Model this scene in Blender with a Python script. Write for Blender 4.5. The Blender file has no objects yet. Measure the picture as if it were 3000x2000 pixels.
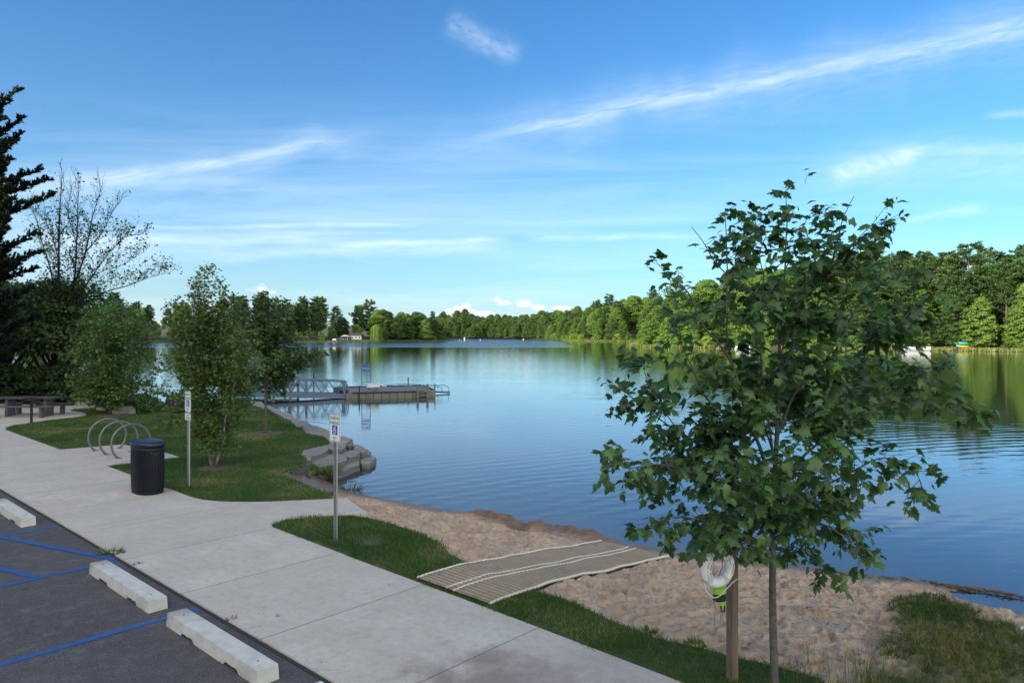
import bpy, bmesh, math, random
import numpy as np
from mathutils import Vector, Matrix
R = math.radians
sc = bpy.context.scene
col = sc.collection
# ------------------------------------------------------------------ camera
F, HZ, EYE = 2100.0, 977.0, 3.36           # focal length and horizon row of the 3000x2000 photo, eye height
cam_d = bpy.data.cameras.new('camera'); cam = bpy.data.objects.new('camera', cam_d); col.objects.link(cam)
cam.location = (0, 0, EYE); cam.rotation_euler = (R(90), 0, 0)
cam_d.sensor_width = 36; cam_d.lens = 36 * F / 3000; cam_d.shift_y = (HZ - 1000) / 3000
cam_d.clip_start = 0.1; cam_d.clip_end = 9000
sc.camera = cam
sc.view_settings.view_transform = 'Standard'; sc.view_settings.look = 'None'
sc.view_settings.gamma = 1; sc.view_settings.exposure = 0.75
# ------------------------------------------------------------------ sun and sky
SUN_EL, SUN_AZ = 17.0, 232.0               # degrees; azimuth clockwise from +Y (the view direction)
sun_dir = Vector((math.sin(R(SUN_AZ)) * math.cos(R(SUN_EL)), math.cos(R(SUN_AZ)) * math.cos(R(SUN_EL)), math.sin(R(SUN_EL))))
sd = bpy.data.lights.new('sun', 'SUN'); sun = bpy.data.objects.new('sun', sd); col.objects.link(sun)
sd.energy = 4.6; sd.angle = R(0.5); sd.color = (1, .88, .68)
sun.rotation_euler = (-sun_dir).to_track_quat('-Z', 'Y').to_euler()
world = bpy.data.worlds.new('World'); sc.world = world; world.use_nodes = True


class NG:
    """small helper for writing node maths"""
    def __init__(s, tree): s.t = tree; s.n = tree.nodes; s.l = tree.links
    def put(s, inp, v):
        if isinstance(v, bpy.types.NodeSocket): s.l.new(v, inp)
        elif v is not None:
            try: inp.default_value = v
            except Exception: inp.default_value = (*v, 1)
    def m(s, op, a, b=None, c=None, clamp=False):
        n = s.n.new('ShaderNodeMath'); n.operation = op; n.use_clamp = clamp
        for i, v in enumerate((a, b, c)): s.put(n.inputs[i], v)
        return n.outputs[0]
    def mr(s, v, a, b, c=0.0, d=1.0, smooth=False):
        n = s.n.new('ShaderNodeMapRange'); n.interpolation_type = 'SMOOTHSTEP' if smooth else 'LINEAR'
        for i, x in enumerate((v, a, b, c, d)): s.put(n.inputs[i], x)
        return n.outputs[0]
    def mix(s, f, a, b, mode='MIX'):
        n = s.n.new('ShaderNodeMix'); n.data_type = 'RGBA'; n.blend_type = mode
        s.put(n.inputs[0], f)
        for i, x in ((6, a), (7, b)):
            s.put(n.inputs[i], (*x, 1) if isinstance(x, tuple) and len(x) == 3 else x)
        return n.outputs[2]
    def xyz(s, x, y, z):
        n = s.n.new('ShaderNodeCombineXYZ')
        for i, v in enumerate((x, y, z)): s.put(n.inputs[i], v)
        return n.outputs[0]
    def sep(s, v):
        n = s.n.new('ShaderNodeSeparateXYZ'); s.put(n.inputs[0], v); return n.outputs
    def noise(s, vec, scale, detail=3, rough=.5, dist=0.0, dim='3D'):
        n = s.n.new('ShaderNodeTexNoise'); n.noise_dimensions = dim
        s.put(n.inputs['Vector'], vec); n.inputs['Scale'].default_value = scale
        n.inputs['Detail'].default_value = detail; n.inputs['Roughness'].default_value = rough
        n.inputs['Distortion'].default_value = dist
        return n.outputs[0]
    def mapping(s, vec, scale=(1, 1, 1), rot=(0, 0, 0), loc=(0, 0, 0)):
        n = s.n.new('ShaderNodeMapping'); s.put(n.inputs[0], vec)
        n.inputs['Location'].default_value = loc; n.inputs['Rotation'].default_value = rot; n.inputs['Scale'].default_value = scale
        return n.outputs[0]
    def vor(s, vec, scale, feature='F1'):
        n = s.n.new('ShaderNodeTexVoronoi'); n.feature = feature; s.put(n.inputs['Vector'], vec); n.inputs['Scale'].default_value = scale
        return n.outputs['Distance']
    def bump(s, h, dist=1.0, strength=1.0, normal=None):
        n = s.n.new('ShaderNodeBump'); s.put(n.inputs['Height'], h); n.inputs['Distance'].default_value = dist
        s.put(n.inputs['Strength'], strength)
        if normal is not None: s.put(n.inputs['Normal'], normal)
        return n.outputs[0]
    def attr(s, name, fac=True):
        n = s.n.new('ShaderNodeAttribute'); n.attribute_name = name
        return n.outputs['Fac'] if fac else n.outputs['Color']
    def pos(s): return s.n.new('ShaderNodeNewGeometry').outputs['Position']
    def obj(s): return s.n.new('ShaderNodeTexCoord').outputs['Object']


def build_sky():
    g = NG(world.node_tree)
    bg = world.node_tree.nodes['Background']; bg.inputs[1].default_value = 0.12
    sky = g.n.new('ShaderNodeTexSky'); sky.sky_type = 'NISHITA'; sky.sun_disc = False
    sky.sun_elevation = R(SUN_EL); sky.sun_rotation = R(SUN_AZ)
    sky.air_density = 1.0; sky.dust_density = 0.3; sky.ozone_density = 2.2; sky.altitude = 300
    d = g.n.new('ShaderNodeTexCoord').outputs['Generated']
    X, Y, Z = g.sep(d)
    Yc = g.m('MAXIMUM', Y, 0.08)
    u = g.m('DIVIDE', X, Yc); w = g.m('DIVIDE', Z, Yc)
    front = g.mr(Y, .1, .35)
    base = g.n.new('ShaderNodeHueSaturation'); g.l.new(sky.outputs[0], base.inputs['Color'])
    base.inputs['Saturation'].default_value = 1.12; base.inputs['Value'].default_value = 1.0
    back = g.mr(Y, .12, -.45, smooth=True)            # unseen sky behind the viewer, on the sun's side, brightened and warmed as added fill
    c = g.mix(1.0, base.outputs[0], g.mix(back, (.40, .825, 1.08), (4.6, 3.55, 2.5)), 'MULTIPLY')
    thin = g.m('MULTIPLY', g.m('MULTIPLY', back, g.mr(Z, 0, .2)), .45)  # bright veil added behind the viewer, further fill for the shaded foreground
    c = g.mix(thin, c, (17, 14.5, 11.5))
    # pale air near the horizon
    hz = g.m('MULTIPLY', g.m('EXPONENT', g.m('MULTIPLY', g.m('MAXIMUM', Z, 0), -7.6)), 0.80)
    hz = g.m('MULTIPLY', hz, g.mr(u, -.6, .8, 1.15, .82), clamp=True)
    c = g.mix(hz, c, (3.15, 3.85, 4.35))
    uv = g.xyz(u, w, 0)
    total = None
    def field(ang, k, st, seed):                 # one wispy noise field per streak direction, shared by the streaks
        ca, sa = math.cos(ang), math.sin(ang)
        t = g.m('ADD', g.m('MULTIPLY', u, ca), g.m('MULTIPLY', w, sa)); q = g.m('SUBTRACT', g.m('MULTIPLY', w, ca), g.m('MULTIPLY', u, sa))
        return g.noise(g.xyz(g.m('MULTIPLY', t, 10 * k), g.m('MULTIPLY', q, 10 * st * k), seed), 1.6, 5, .62, .6)
    fa = field(.215, 1, 6, 1.3); fb = field(.0, 1, 5, 4.1); fc = field(-.4, 2.4, 1.6, 7.7)
    wobble = g.m('SUBTRACT', g.noise(g.xyz(g.m('MULTIPLY', u, 9), g.m('MULTIPLY', w, 3), 3), 1.0, 2), .5)
    def streak(x0, y0, x1, y1, wa, wb, st, nz, contrast=.7):
        nonlocal total
        ax, ay = (x0 - 1500) / F, (HZ - y0) / F; bx, by = (x1 - 1500) / F, (HZ - y1) / F
        L = math.hypot(bx - ax, by - ay); ex, ey = (bx - ax) / L, (by - ay) / L
        du = g.m('SUBTRACT', u, ax); dw = g.m('SUBTRACT', w, ay)
        t = g.m('DIVIDE', g.m('ADD', g.m('MULTIPLY', du, ex), g.m('MULTIPLY', dw, ey)), L)
        q = g.m('SUBTRACT', g.m('MULTIPLY', dw, ex), g.m('MULTIPLY', du, ey))
        wd = g.mr(t, 0, 1, wa / F, wb / F)
        qq = g.m('DIVIDE', g.m('MULTIPLY_ADD', wobble, wa / F * 2.4, q), wd)
        gs = g.m('EXPONENT', g.m('MULTIPLY', g.m('MULTIPLY', qq, qq), -1))
        ends = g.m('MULTIPLY', g.mr(t, 0, .22, smooth=True), g.mr(t, 1, .78, smooth=True))
        f = g.m('MULTIPLY', g.m('MULTIPLY', gs, ends), g.mr(nz, .5 - contrast * .35, .5 + contrast * .3, (1 - contrast) * st, 1.15 * st))
        total = f if total is None else g.m('ADD', total, f)
    streak(1250, 437, 3400, 0, 17, 34, .27, fa, .95)
    streak(1350, 400, 3400, -30, 50, 70, .12, fb, 1.0)
    streak(1050, 480, 3500, 20, 75, 110, .12, fa, .9)
    streak(150, 545, 1060, 405, 17, 12, .30, fa, .95)
    streak(-200, 620, 1200, 400, 55, 40, .20, fa, .9)
    streak(1290, 50, 1545, 175, 36, 30, .38, fc, 1.5)
    streak(2400, 520, 2720, 435, 36, 26, .36, fc, .95)
    streak(2560, 450, 3300, 420, 18, 18, .22, fb, .7)
    streak(2300, 500, 3200, 440, 60, 70, .16, fa, .9)
    streak(2620, 650, 2900, 605, 12, 16, .25, fa, .8)
    streak(2860, 342, 3300, 300, 10, 12, .30, fa, .8)
    streak(250, 668, 1300, 658, 7, 6, .26, fb, .7)
    streak(950, 722, 1520, 700, 9, 9, .38, fb, .7)
    streak(500, 752, 1560, 726, 15, 16, .28, fb, .85)
    streak(-100, 700, 1100, 700, 26, 22, .26, fb, .9)
    streak(1500, 700, 2080, 688, 12, 10, .26, fb, .8)
    veil = g.noise(g.xyz(g.m('MULTIPLY', g.m('ADD', u, g.m('MULTIPLY', w, -.6)), 1.2), g.m('MULTIPLY', w, 14), 4.4), 1.4, 5, .6, .5)
    vband = g.m('MULTIPLY', g.mr(w, .36, .16, smooth=True), g.mr(u, .75, -.3, .35, 1.0))
    total = g.m('ADD', total, g.m('MULTIPLY', g.mr(veil, .40, .76, 0, .38), vband))
    total = g.m('MULTIPLY', g.m('MINIMUM', total, .92), front)
    c = g.mix(total, c, (5.9, 6.6, 7.2))
    # cumulus along the horizon
    nzc = g.noise(uv, 55, 6, .66); nzb = g.noise(uv, 15, 4, .5)
    cum = None; shade = None
    def puff(x, y, rx, ry, amp=1.0):
        nonlocal cum
        du = g.m('DIVIDE', g.m('SUBTRACT', u, (x - 1500) / F), rx / F)
        dy = g.m('SUBTRACT', w, (HZ - y) / F)
        dw = g.m('DIVIDE', dy, g.m('MULTIPLY', ry / F, g.mr(dy, -.002, .002, .55, 1.0)))
        e = g.m('SUBTRACT', 1.0, g.m('ADD', g.m('MULTIPLY', du, du), g.m('MULTIPLY', dw, dw)))
        e = g.m('MULTIPLY', g.m('MAXIMUM', e, -1.5), amp)
        cum = e if cum is None else g.m('MAXIMUM', cum, e)
    for p in ((768, 850, 52, 24, .55), (1345, 911, 46, 16), (1366, 898, 16, 13), (1458, 878, 14, 10), (1480, 890, 26, 14), (1532, 892, 30, 20),
              (1578, 902, 32, 15), (1420, 920, 46, 9), (1645, 903, 40, 10), (1300, 922, 36, 6, .8)):
        puff(*p)
    thick = g.m('ADD', cum, g.m('MULTIPLY', g.m('SUBTRACT', g.m('ADD', g.m('MULTIPLY', nzc, .6), g.m('MULTIPLY', nzb, .4)), .52), 4.2))
    cm = g.m('MULTIPLY', g.mr(thick, .05, .75, smooth=True), front)
    ccol = g.mix(g.mr(nzc, .35, .62), (4.3, 4.9, 5.6), (6.6, 6.4, 6.4))
    c = g.mix(g.m('MULTIPLY', cm, .8), c, ccol)
    cum = None
    for p in ((1190, 890, 26, 9), (1325, 888, 24, 9), (1425, 889, 14, 5), (845, 868, 30, 12), (1068, 888, 16, 6), (1260, 885, 12, 4)):
        puff(*p)
    gm = g.m('MULTIPLY', g.mr(g.m('ADD', cum, g.m('MULTIPLY', g.m('SUBTRACT', nzc, .5), 3)), 0, .9, smooth=True), front)
    c = g.mix(g.m('MULTIPLY', gm, .45), c, (3.0, 4.1, 5.6))
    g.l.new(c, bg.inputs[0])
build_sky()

world.cycles.sampling_method = 'MANUAL'; world.cycles.sample_map_resolution = 512

# ------------------------------------------------------------------ helpers: places
def P(x, y, z=0.0):
    d = (EYE - z) * F / (y - HZ); return ((x - 1500) / F * d, d)
def At(x, y, d):
    return Vector(((x - 1500) / F * d, d, EYE - (y - HZ) / F * d))
A0 = np.array(P(900, 1955)); U = np.array((-.7355, .6775)); V = np.array((.6775, .7355))
def UVp(a, b): q = A0 + U * a + V * b; return (float(q[0]), float(q[1]))
UANG = math.atan2(U[1], U[0])
WZ = -0.5
rng = np.random.default_rng(7); random.seed(11)

def vnoise(x, y, scale, seed=0):
    x = np.asarray(x) * scale; y = np.asarray(y) * scale
    xi = np.floor(x).astype(np.int64); yi = np.floor(y).astype(np.int64); fx = x - xi; fy = y - yi
    fx = fx * fx * (3 - 2 * fx); fy = fy * fy * (3 - 2 * fy)
    def h(a, b):
        n = (a * 374761393 + b * 668265263 + seed * 1274126177) & 0x7fffffff
        n = ((n ^ (n >> 13)) * 1274126177) & 0x7fffffff
        return ((n ^ (n >> 16)) & 0xffff) / 65535.0
    return (h(xi, yi) * (1 - fx) + h(xi + 1, yi) * fx) * (1 - fy) + (h(xi, yi + 1) * (1 - fx) + h(xi + 1, yi + 1) * fx) * fy
def fbm(x, y, scale, octv=4, seed=0):
    s = 0; a = .5
    for i in range(octv): s = s + a * (vnoise(x, y, scale * 2 ** i, seed + i * 17) - .5) * 2; a *= .5
    return s
def inside(poly, x, y):
    x = np.asarray(x); y = np.asarray(y); r = np.zeros(x.shape, bool); n = len(poly); j = n - 1
    for i in range(n):
        xi, yi = poly[i]; xj, yj = poly[j]
        if yi != yj: r ^= ((yi > y) != (yj > y)) & (x < (xj - xi) * (y - yi) / (yj - yi) + xi)
        j = i
    return r
def pdist(line, x, y):
    best = np.full(np.shape(x), 1e9)
    for (ax, ay), (bx, by) in zip(line[:-1], line[1:]):
        dx, dy = bx - ax, by - ay; t = np.clip(((x - ax) * dx + (y - ay) * dy) / (dx * dx + dy * dy + 1e-12), 0, 1)
        best = np.minimum(best, np.hypot(x - ax - t * dx, y - ay - t * dy))
    return best

# ------------------------------------------------------------------ helpers: objects
def tag(o, label=None, cat=None, group=None, kind=None):
    for k, v in (('label', label), ('category', cat), ('group', group), ('kind', kind)):
        if v: o[k] = v
    return o
def empty(name, loc, rz=0.0, label=None, cat=None, group=None):
    o = bpy.data.objects.new(name, None); col.objects.link(o); o.location = loc; o.rotation_euler = (0, 0, rz); o.empty_display_size = .2
    return tag(o, label, cat, group)
def link(name, me, mat=None, parent=None, smooth=False):
    o = bpy.data.objects.new(name, me); col.objects.link(o)
    if mat: me.materials.append(mat)
    if smooth: me.shade_smooth()
    if parent: o.parent = parent
    return o
def npmesh(name, verts, faces_flat, sizes, attr=None):
    me = bpy.data.meshes.new(name); nv = len(verts); nf = len(sizes)
    me.vertices.add(nv); me.vertices.foreach_set('co', np.ascontiguousarray(verts, dtype=np.float32).ravel())
    me.loops.add(len(faces_flat)); me.loops.foreach_set('vertex_index', np.ascontiguousarray(faces_flat, dtype=np.int32))
    me.polygons.add(nf); st = np.zeros(nf, np.int32); st[1:] = np.cumsum(sizes)[:-1]
    me.polygons.foreach_set('loop_start', st); me.polygons.foreach_set('loop_total', np.asarray(sizes, np.int32))
    for k, a in (attr or {}).items():
        at = me.attributes.new(k, 'FLOAT', 'POINT'); at.data.foreach_set('value', np.ascontiguousarray(a, dtype=np.float32))
    me.update(calc_edges=True); me.validate(); return me
def gridmesh(name, X, Y, Z, attr=None):
    ny, nx = X.shape; v = np.stack([X, Y, Z], -1).reshape(-1, 3)
    i = np.arange(ny * nx).reshape(ny, nx); f = np.stack([i[:-1, :-1], i[:-1, 1:], i[1:, 1:], i[1:, :-1]], -1).reshape(-1)
    return npmesh(name, v, f, np.full((ny - 1) * (nx - 1), 4), attr)

TPL = {
 'rhomb': ([(0, 0, 0), (.45, .5, .1), (1, 0, 0), (.45, -.5, .1)], [(0, 1, 2), (0, 2, 3)]),
 'blade': ([(0, .5, 0), (0, -.5, 0), (.6, .2, .06), (.6, -.2, .06), (1, 0, .2)], [(0, 1, 3, 2), (2, 3, 4)]),
}
def _star(n=9, seed=3):
    r = random.Random(seed); pts = []
    for i in range(n * 2):
        a = math.pi * i / n + r.uniform(-.12, .12); q = (.5 if i % 2 == 0 else .27) * r.uniform(.75, 1.1)
        pts.append((.5 + q * math.cos(a), q * math.sin(a), r.uniform(-.1, .1)))
    return (pts, [tuple(range(n * 2))])
TPL['clump'] = _star()
TPL['clump5'] = _star(5, 5)
def _maple():
    half = [(.02, .10), (-.10, .30), (.10, .33), (.16, .46), (.26, .36), (.50, .56), (.46, .34), (.60, .30), (.56, .17), (.74, .20)]
    out = [(0, 0)] + half + [(1.0, 0)] + [(a, -b) for a, b in reversed(half)]
    pts = [(a, b, -.35 * abs(b) - .22 * a * a) for a, b in out] + [(.34, 0, .03)]
    c = len(pts) - 1; n = c
    return (pts, [(i, (i + 1) % n, c) for i in range(n)])
TPL['maple'] = _maple()
def nrm(a): return a / (np.linalg.norm(a, axis=-1, keepdims=True) + 1e-9)
def cards(name, C, D, N, L, W, shape, mat, parent, tint=None, r=rng):
    C = np.asarray(C, float); D = nrm(np.asarray(D, float)); N = np.asarray(N, float)
    B = nrm(np.cross(N, D)); N = np.cross(D, B); n = len(C)
    L = np.broadcast_to(L, (n,)); W = np.broadcast_to(W, (n,))
    T, faces = TPL[shape]; T = np.array(T); k = len(T)
    v = C[:, None, :] + D[:, None, :] * (T[None, :, 0:1] * L[:, None, None]) + B[:, None, :] * (T[None, :, 1:2] * W[:, None, None]) + N[:, None, :] * (T[None, :, 2:3] * W[:, None, None])
    ff = np.array([i for f in faces for i in f]); off = (np.arange(n) * k)[:, None]
    flat = (ff[None, :] + off).ravel(); sizes = np.tile([len(f) for f in faces], n)
    if tint is None: tint = r.random(n)
    me = npmesh(name, v.reshape(-1, 3), flat, sizes, {'tint': np.repeat(tint, k)})
    return link(name, me, mat, parent) if mat is not None else me

def tubemesh(name, paths, sides=6, cap=True):
    V_, Fc = [], []
    for pts, rad in paths:
        pts = [Vector(p) for p in pts]; n = len(pts); b = len(V_); ref = Vector((0, 0, 1))
        for i, p in enumerate(pts):
            t = (pts[min(i + 1, n - 1)] - pts[max(i - 1, 0)]).normalized()
            if abs(t.dot(ref)) > .95: ref = Vector((1, 0, 0)) if abs(t.x) < .8 else Vector((0, 1, 0))
            s = t.cross(ref).normalized(); q = s.cross(t).normalized(); ref = q
            rr = rad[i] if hasattr(rad, '__len__') else rad
            for j in range(sides):
                a = 2 * math.pi * j / sides; V_.append(p + (s * math.cos(a) + q * math.sin(a)) * rr)
        for i in range(n - 1):
            for j in range(sides):
                a = b + i * sides + j; c = b + i * sides + (j + 1) % sides
                Fc.append((a, a + sides, c + sides, c))
        if cap:
            Fc.append(tuple(b + j for j in range(sides))); Fc.append(tuple(b + (n - 1) * sides + j for j in reversed(range(sides))))
    me = bpy.data.meshes.new(name); me.from_pydata([tuple(v) for v in V_], [], Fc); me.update(); return me
def tubes(name, paths, mat, parent=None, sides=6, smooth=True): return link(name, tubemesh(name, paths, sides), mat, parent, smooth)
def spline(pts, step=.25):
    pts = [Vector(p) for p in pts]; out = []
    ext = [pts[0] * 2 - pts[1]] + pts + [pts[-1] * 2 - pts[-2]]
    for i in range(1, len(ext) - 2):
        a, b, c, d = ext[i - 1:i + 3]; n = max(2, int((c - b).length / step))
        for k in range(n):
            t = k / n; out.append(.5 * ((2 * b) + (c - a) * t + (2 * a - 5 * b + 4 * c - d) * t * t + (3 * b - a - 3 * c + d) * t ** 3))
    out.append(pts[-1]); return out

class MB:
    """collects boxes, prisms and tubes in one mesh"""
    def __init__(s): s.bm = bmesh.new()
    def box(s, c, size, rot=(0, 0, 0), bevel=0.0):
        M = Matrix.Translation(c) @ Matrix.Rotation(rot[2], 4, 'Z') @ Matrix.Rotation(rot[1], 4, 'Y') @ Matrix.Rotation(rot[0], 4, 'X') @ Matrix.Diagonal((*size, 1))
        t = bmesh.new(); bmesh.ops.create_cube(t, size=1); bmesh.ops.transform(t, matrix=M, verts=t.verts)
        if bevel: bmesh.ops.bevel(t, geom=t.edges[:], offset=bevel, segments=2, affect='EDGES')
        s._add(t); return s
    def _add(s, t):
        m = bpy.data.meshes.new('t'); t.to_mesh(m); t.free(); s.bm.from_mesh(m); bpy.data.meshes.remove(m)
    def tube(s, pts, r, sides=8):
        m = tubemesh('t', [(pts, r)], sides); s.bm.from_mesh(m); bpy.data.meshes.remove(m); return s
    def prism(s, poly, z0, z1, bevel=0.0):
        t = bmesh.new(); vs = [t.verts.new((x, y, z1)) for x, y in poly]; f = t.faces.new(vs)
        r = bmesh.ops.extrude_face_region(t, geom=[f]); bmesh.ops.translate(t, vec=(0, 0, z0 - z1), verts=[v for v in r['geom'] if isinstance(v, bmesh.types.BMVert)])
        bmesh.ops.recalc_face_normals(t, faces=t.faces[:])
        if bevel: bmesh.ops.bevel(t, geom=[e for e in t.edges if len(e.link_faces) == 2 and e.calc_face_angle(0) > .5], offset=bevel, segments=2, affect='EDGES')
        bmesh.ops.triangulate(t, faces=[f for f in t.faces if len(f.verts) > 4]); s._add(t); return s
    def lathe(s, prof, n=32, c=(0, 0, 0), sx=1.0, sy=1.0):
        t = bmesh.new(); rings = []
        for r_, z in prof: rings.append([t.verts.new((c[0] + r_ * sx * math.cos(2 * math.pi * i / n), c[1] + r_ * sy * math.sin(2 * math.pi * i / n), c[2] + z)) for i in range(n)])
        for a, b in zip(rings[:-1], rings[1:]):
            for i in range(n): t.faces.new((a[i], a[(i + 1) % n], b[(i + 1) % n], b[i]))
        t.faces.new(list(reversed(rings[0]))); t.faces.new(rings[-1]); s._add(t); return s
    def build(s, name, mat, parent=None, smooth=False, loc=None, rot=None):
        me = bpy.data.meshes.new(name); s.bm.to_mesh(me); s.bm.free(); o = link(name, me, mat, parent)
        if smooth:
            me.shade_smooth()
            try: me.set_sharp_from_angle(angle=R(35))
            except Exception: pass
        if loc: o.location = loc
        if rot: o.rotation_euler = rot
        return o
def copy_tree(o, parent=None):
    c = o.copy(); col.objects.link(c)
    if parent: c.parent = parent
    for ch in o.children: copy_tree(ch, c)
    return c

# ------------------------------------------------------------------ materials
MT = {}
def mat(name, base=(.5, .5, .5), rough=.7, metal=0.0, fn=None, spec=.5):
    m = bpy.data.materials.new(name); m.use_nodes = True; MT[name] = m
    g = NG(m.node_tree); b = m.node_tree.nodes['Principled BSDF']
    b.inputs['Base Color'].default_value = (*base, 1); b.inputs['Roughness'].default_value = rough; b.inputs['Metallic'].default_value = metal
    b.inputs['Specular IOR Level'].default_value = spec
    if fn: fn(g, b)
    return m
def mottled(c1, c2, scale=4, bump=.01, bscale=None, detail=5, c3=None):
    def fn(g, b):
        o = g.obj(); n = g.noise(o, scale, detail, .6)
        c = g.mix(g.mr(n, .3, .7), c1, c2)
        if c3: c = g.mix(g.mr(g.noise(o, scale * .23, 3), .52, .72), c, c3)
        g.l.new(c, b.inputs['Base Color'])
        if bump: g.l.new(g.bump(g.noise(o, bscale or scale * 4, 5, .6), bump), b.inputs['Normal'])
    return fn
def leafmat(name, c1, c2, trans=.35, rough=.5, spec=.4, c3=None):
    m = bpy.data.materials.new(name); m.use_nodes = True; g = NG(m.node_tree); b = m.node_tree.nodes['Principled BSDF']
    info = g.n.new('ShaderNodeObjectInfo')
    c = g.mix(g.attr('tint'), c1, c2)
    if c3: c = g.mix(g.mr(g.attr('tint'), .80, .95), c, c3)
    h = g.n.new('ShaderNodeHueSaturation'); g.l.new(c, h.inputs['Color'])
    g.l.new(g.mr(info.outputs['Random'], 0, 1, .485, .515), h.inputs['Hue']); g.l.new(g.mr(info.outputs['Random'], 0, 1, 1.25, .72), h.inputs['Value'])
    g.l.new(h.outputs[0], b.inputs['Base Color']); b.inputs['Roughness'].default_value = rough; b.inputs['Specular IOR Level'].default_value = spec
    tr = g.n.new('ShaderNodeBsdfTranslucent'); g.l.new(g.mix(.5, h.outputs[0], (c2[0] * 1.6, c2[1] * 1.6, c2[2] * .7)), tr.inputs[0])
    mx = g.n.new('ShaderNodeMixShader'); mx.inputs[0].default_value = trans
    g.l.new(b.outputs[0], mx.inputs[1]); g.l.new(tr.outputs[0], mx.inputs[2]); g.l.new(mx.outputs[0], m.node_tree.nodes['Material Output'].inputs[0])
    MT[name] = m; return m

def concrete_fn(g, b):
    p = g.pos(); v = g.n.new('ShaderNodeVectorMath'); v.operation = 'SUBTRACT'; g.l.new(p, v.inputs[0]); v.inputs[1].default_value = (A0[0], A0[1], 0)
    q = g.mapping(v.outputs[0], rot=(0, 0, -UANG)); X, Y, Z = g.sep(q)            # X runs along the kerb, Y = -across
    n1 = g.noise(p, 1.1, 5, .6); n2 = g.noise(p, 9, 4, .65); n3 = g.noise(p, 90, 3, .7)
    c = g.mix(g.mr(n1, .32, .68), (.64, .60, .53), (.50, .465, .41))
    c = g.mix(g.mr(g.noise(g.mapping(q, (.35, 2.2, 1)), 1.4, 5, .65), .5, .75, 0, .55), c, (.58, .57, .55))
    c = g.mix(g.mr(n2, .48, .75, 0, .6), c, (.34, .31, .27))
    c = g.mix(g.mr(n3, .4, .7, 0, .6), c, (.27, .25, .23))
    c = g.mix(g.mr(g.noise(g.mapping(q, (.8, 3.0, 1)), 2.6, 6, .75), .5, .72, 0, .45), c, (.36, .33, .30))
    c = g.mix(g.mr(g.noise(g.mapping(q, (3.5, .5, 1)), 1.2, 5, .7), .52, .78, 0, .4), c, (.33, .285, .24))
    c = g.mix(g.mr(g.noise(p, 30, 4, .8), .55, .75, 0, .5), c, (.70, .67, .62))
    c = g.mix(g.mr(g.noise(p, .7, 5, .75), .42, .85, 0, .55), c, (.36, .31, .26))
    # tyre and sand stain at the near end
    sx, sy = P(1430, 2010); dv = g.n.new('ShaderNodeVectorMath'); dv.operation = 'DISTANCE'; g.l.new(p, dv.inputs[0]); dv.inputs[1].default_value = (sx, sy, 0)
    st = g.mr(g.m('ADD', dv.outputs['Value'], g.m('MULTIPLY', g.m('SUBTRACT', g.noise(p, 2.6, 5, .65), .5), 2.0)), .3, 1.0, .85, 0)
    c = g.mix(st, c, (.22, .175, .16))
    sx, sy = P(1750, 2040)
    dv = g.n.new('ShaderNodeVectorMath'); dv.operation = 'DISTANCE'; g.l.new(p, dv.inputs[0]); dv.inputs[1].default_value = (sx, sy, 0)
    st = g.mr(g.m('ADD', dv.outputs['Value'], g.m('MULTIPLY', g.m('SUBTRACT', g.noise(p, 5, 5, .7), .5), 1.4)), .3, 1.2, .6, 0)
    c = g.mix(st, c, (.30, .25, .25))
    # sandy dirt blown over the edges of the slab
    dirt = g.m('MULTIPLY', g.mr(g.m('ABSOLUTE', g.m('ADD', Y, 1.1)), .8, 1.25), g.mr(g.noise(p, 3.2, 4, .6), .35, .85, 0, .5))
    c = g.mix(dirt, c, (.36, .28, .22))
    # small dark specks
    sp = g.mr(g.vor(p, 3.1), .0, .022, .75, 0); c = g.mix(sp, c, (.08, .07, .06))
    # tooled joints every 2.04 m across the walk and one crack line
    jt = g.m('ABSOLUTE', g.m('SUBTRACT', g.m('FRACT', g.m('ADD', g.m('DIVIDE', g.m('SUBTRACT', X, .98), 2.045), .5)), .5))
    idx = g.m('FLOOR', g.m('ADD', g.m('DIVIDE', g.m('SUBTRACT', X, .98), 2.045), 0)); tone = g.n.new('ShaderNodeTexWhiteNoise'); tone.noise_dimensions = '1D'; g.l.new(idx, tone.inputs['W'])
    c = g.mix(g.mr(tone.outputs['Value'], 0, 1, 0, .28), c, (.40, .37, .32))
    jl = g.mr(jt, .0018, .0052, 1, 0)
    c = g.mix(g.m('MULTIPLY', jl, .7), c, (.10, .095, .09))
    g.l.new(c, b.inputs['Base Color']); b.inputs['Roughness'].default_value = .85
    h = g.m('ADD', g.m('MULTIPLY', n3, .003), g.m('MULTIPLY', jl, -.006)); h = g.m('ADD', h, g.m('MULTIPLY', n2, .003))
    g.l.new(g.bump(h, 1), b.inputs['Normal'])
mat('concrete_walk', fn=concrete_fn)
def asphalt_fn(g, b):
    p = g.pos(); n1 = g.noise(p, .8, 5, .6); n2 = g.noise(p, 60, 3, .8); n3 = g.noise(p, 4.5, 5, .7)
    c = g.mix(g.mr(n1, .3, .7), (.062, .061, .071), (.037, .037, .045))
    c = g.mix(g.mr(n3, .48, .95, 0, .6), c, (.24, .205, .18))
    c = g.mix(g.mr(g.noise(p, 2.0, 5, .75), .45, .8, 0, .6), c, (.05, .045, .048))
    c = g.mix(g.mr(n2, .5, .75, 0, .8), c, (.24, .215, .20))
    oil = g.mr(g.m('ADD', g.vor(p, 1.3), g.m('MULTIPLY', n3, .12)), .09, .14, .8, 0); c = g.mix(oil, c, (.025, .024, .026))
    ag = g.mr(g.vor(p, 85), .12, .34, .5, 0); c = g.mix(ag, c, (.30, .27, .25))
    g.l.new(c, b.inputs['Base Color']); b.inputs['Roughness'].default_value = .8
    g.l.new(g.bump(n2, .006), b.inputs['Normal'])
mat('asphalt', fn=asphalt_fn)
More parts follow.
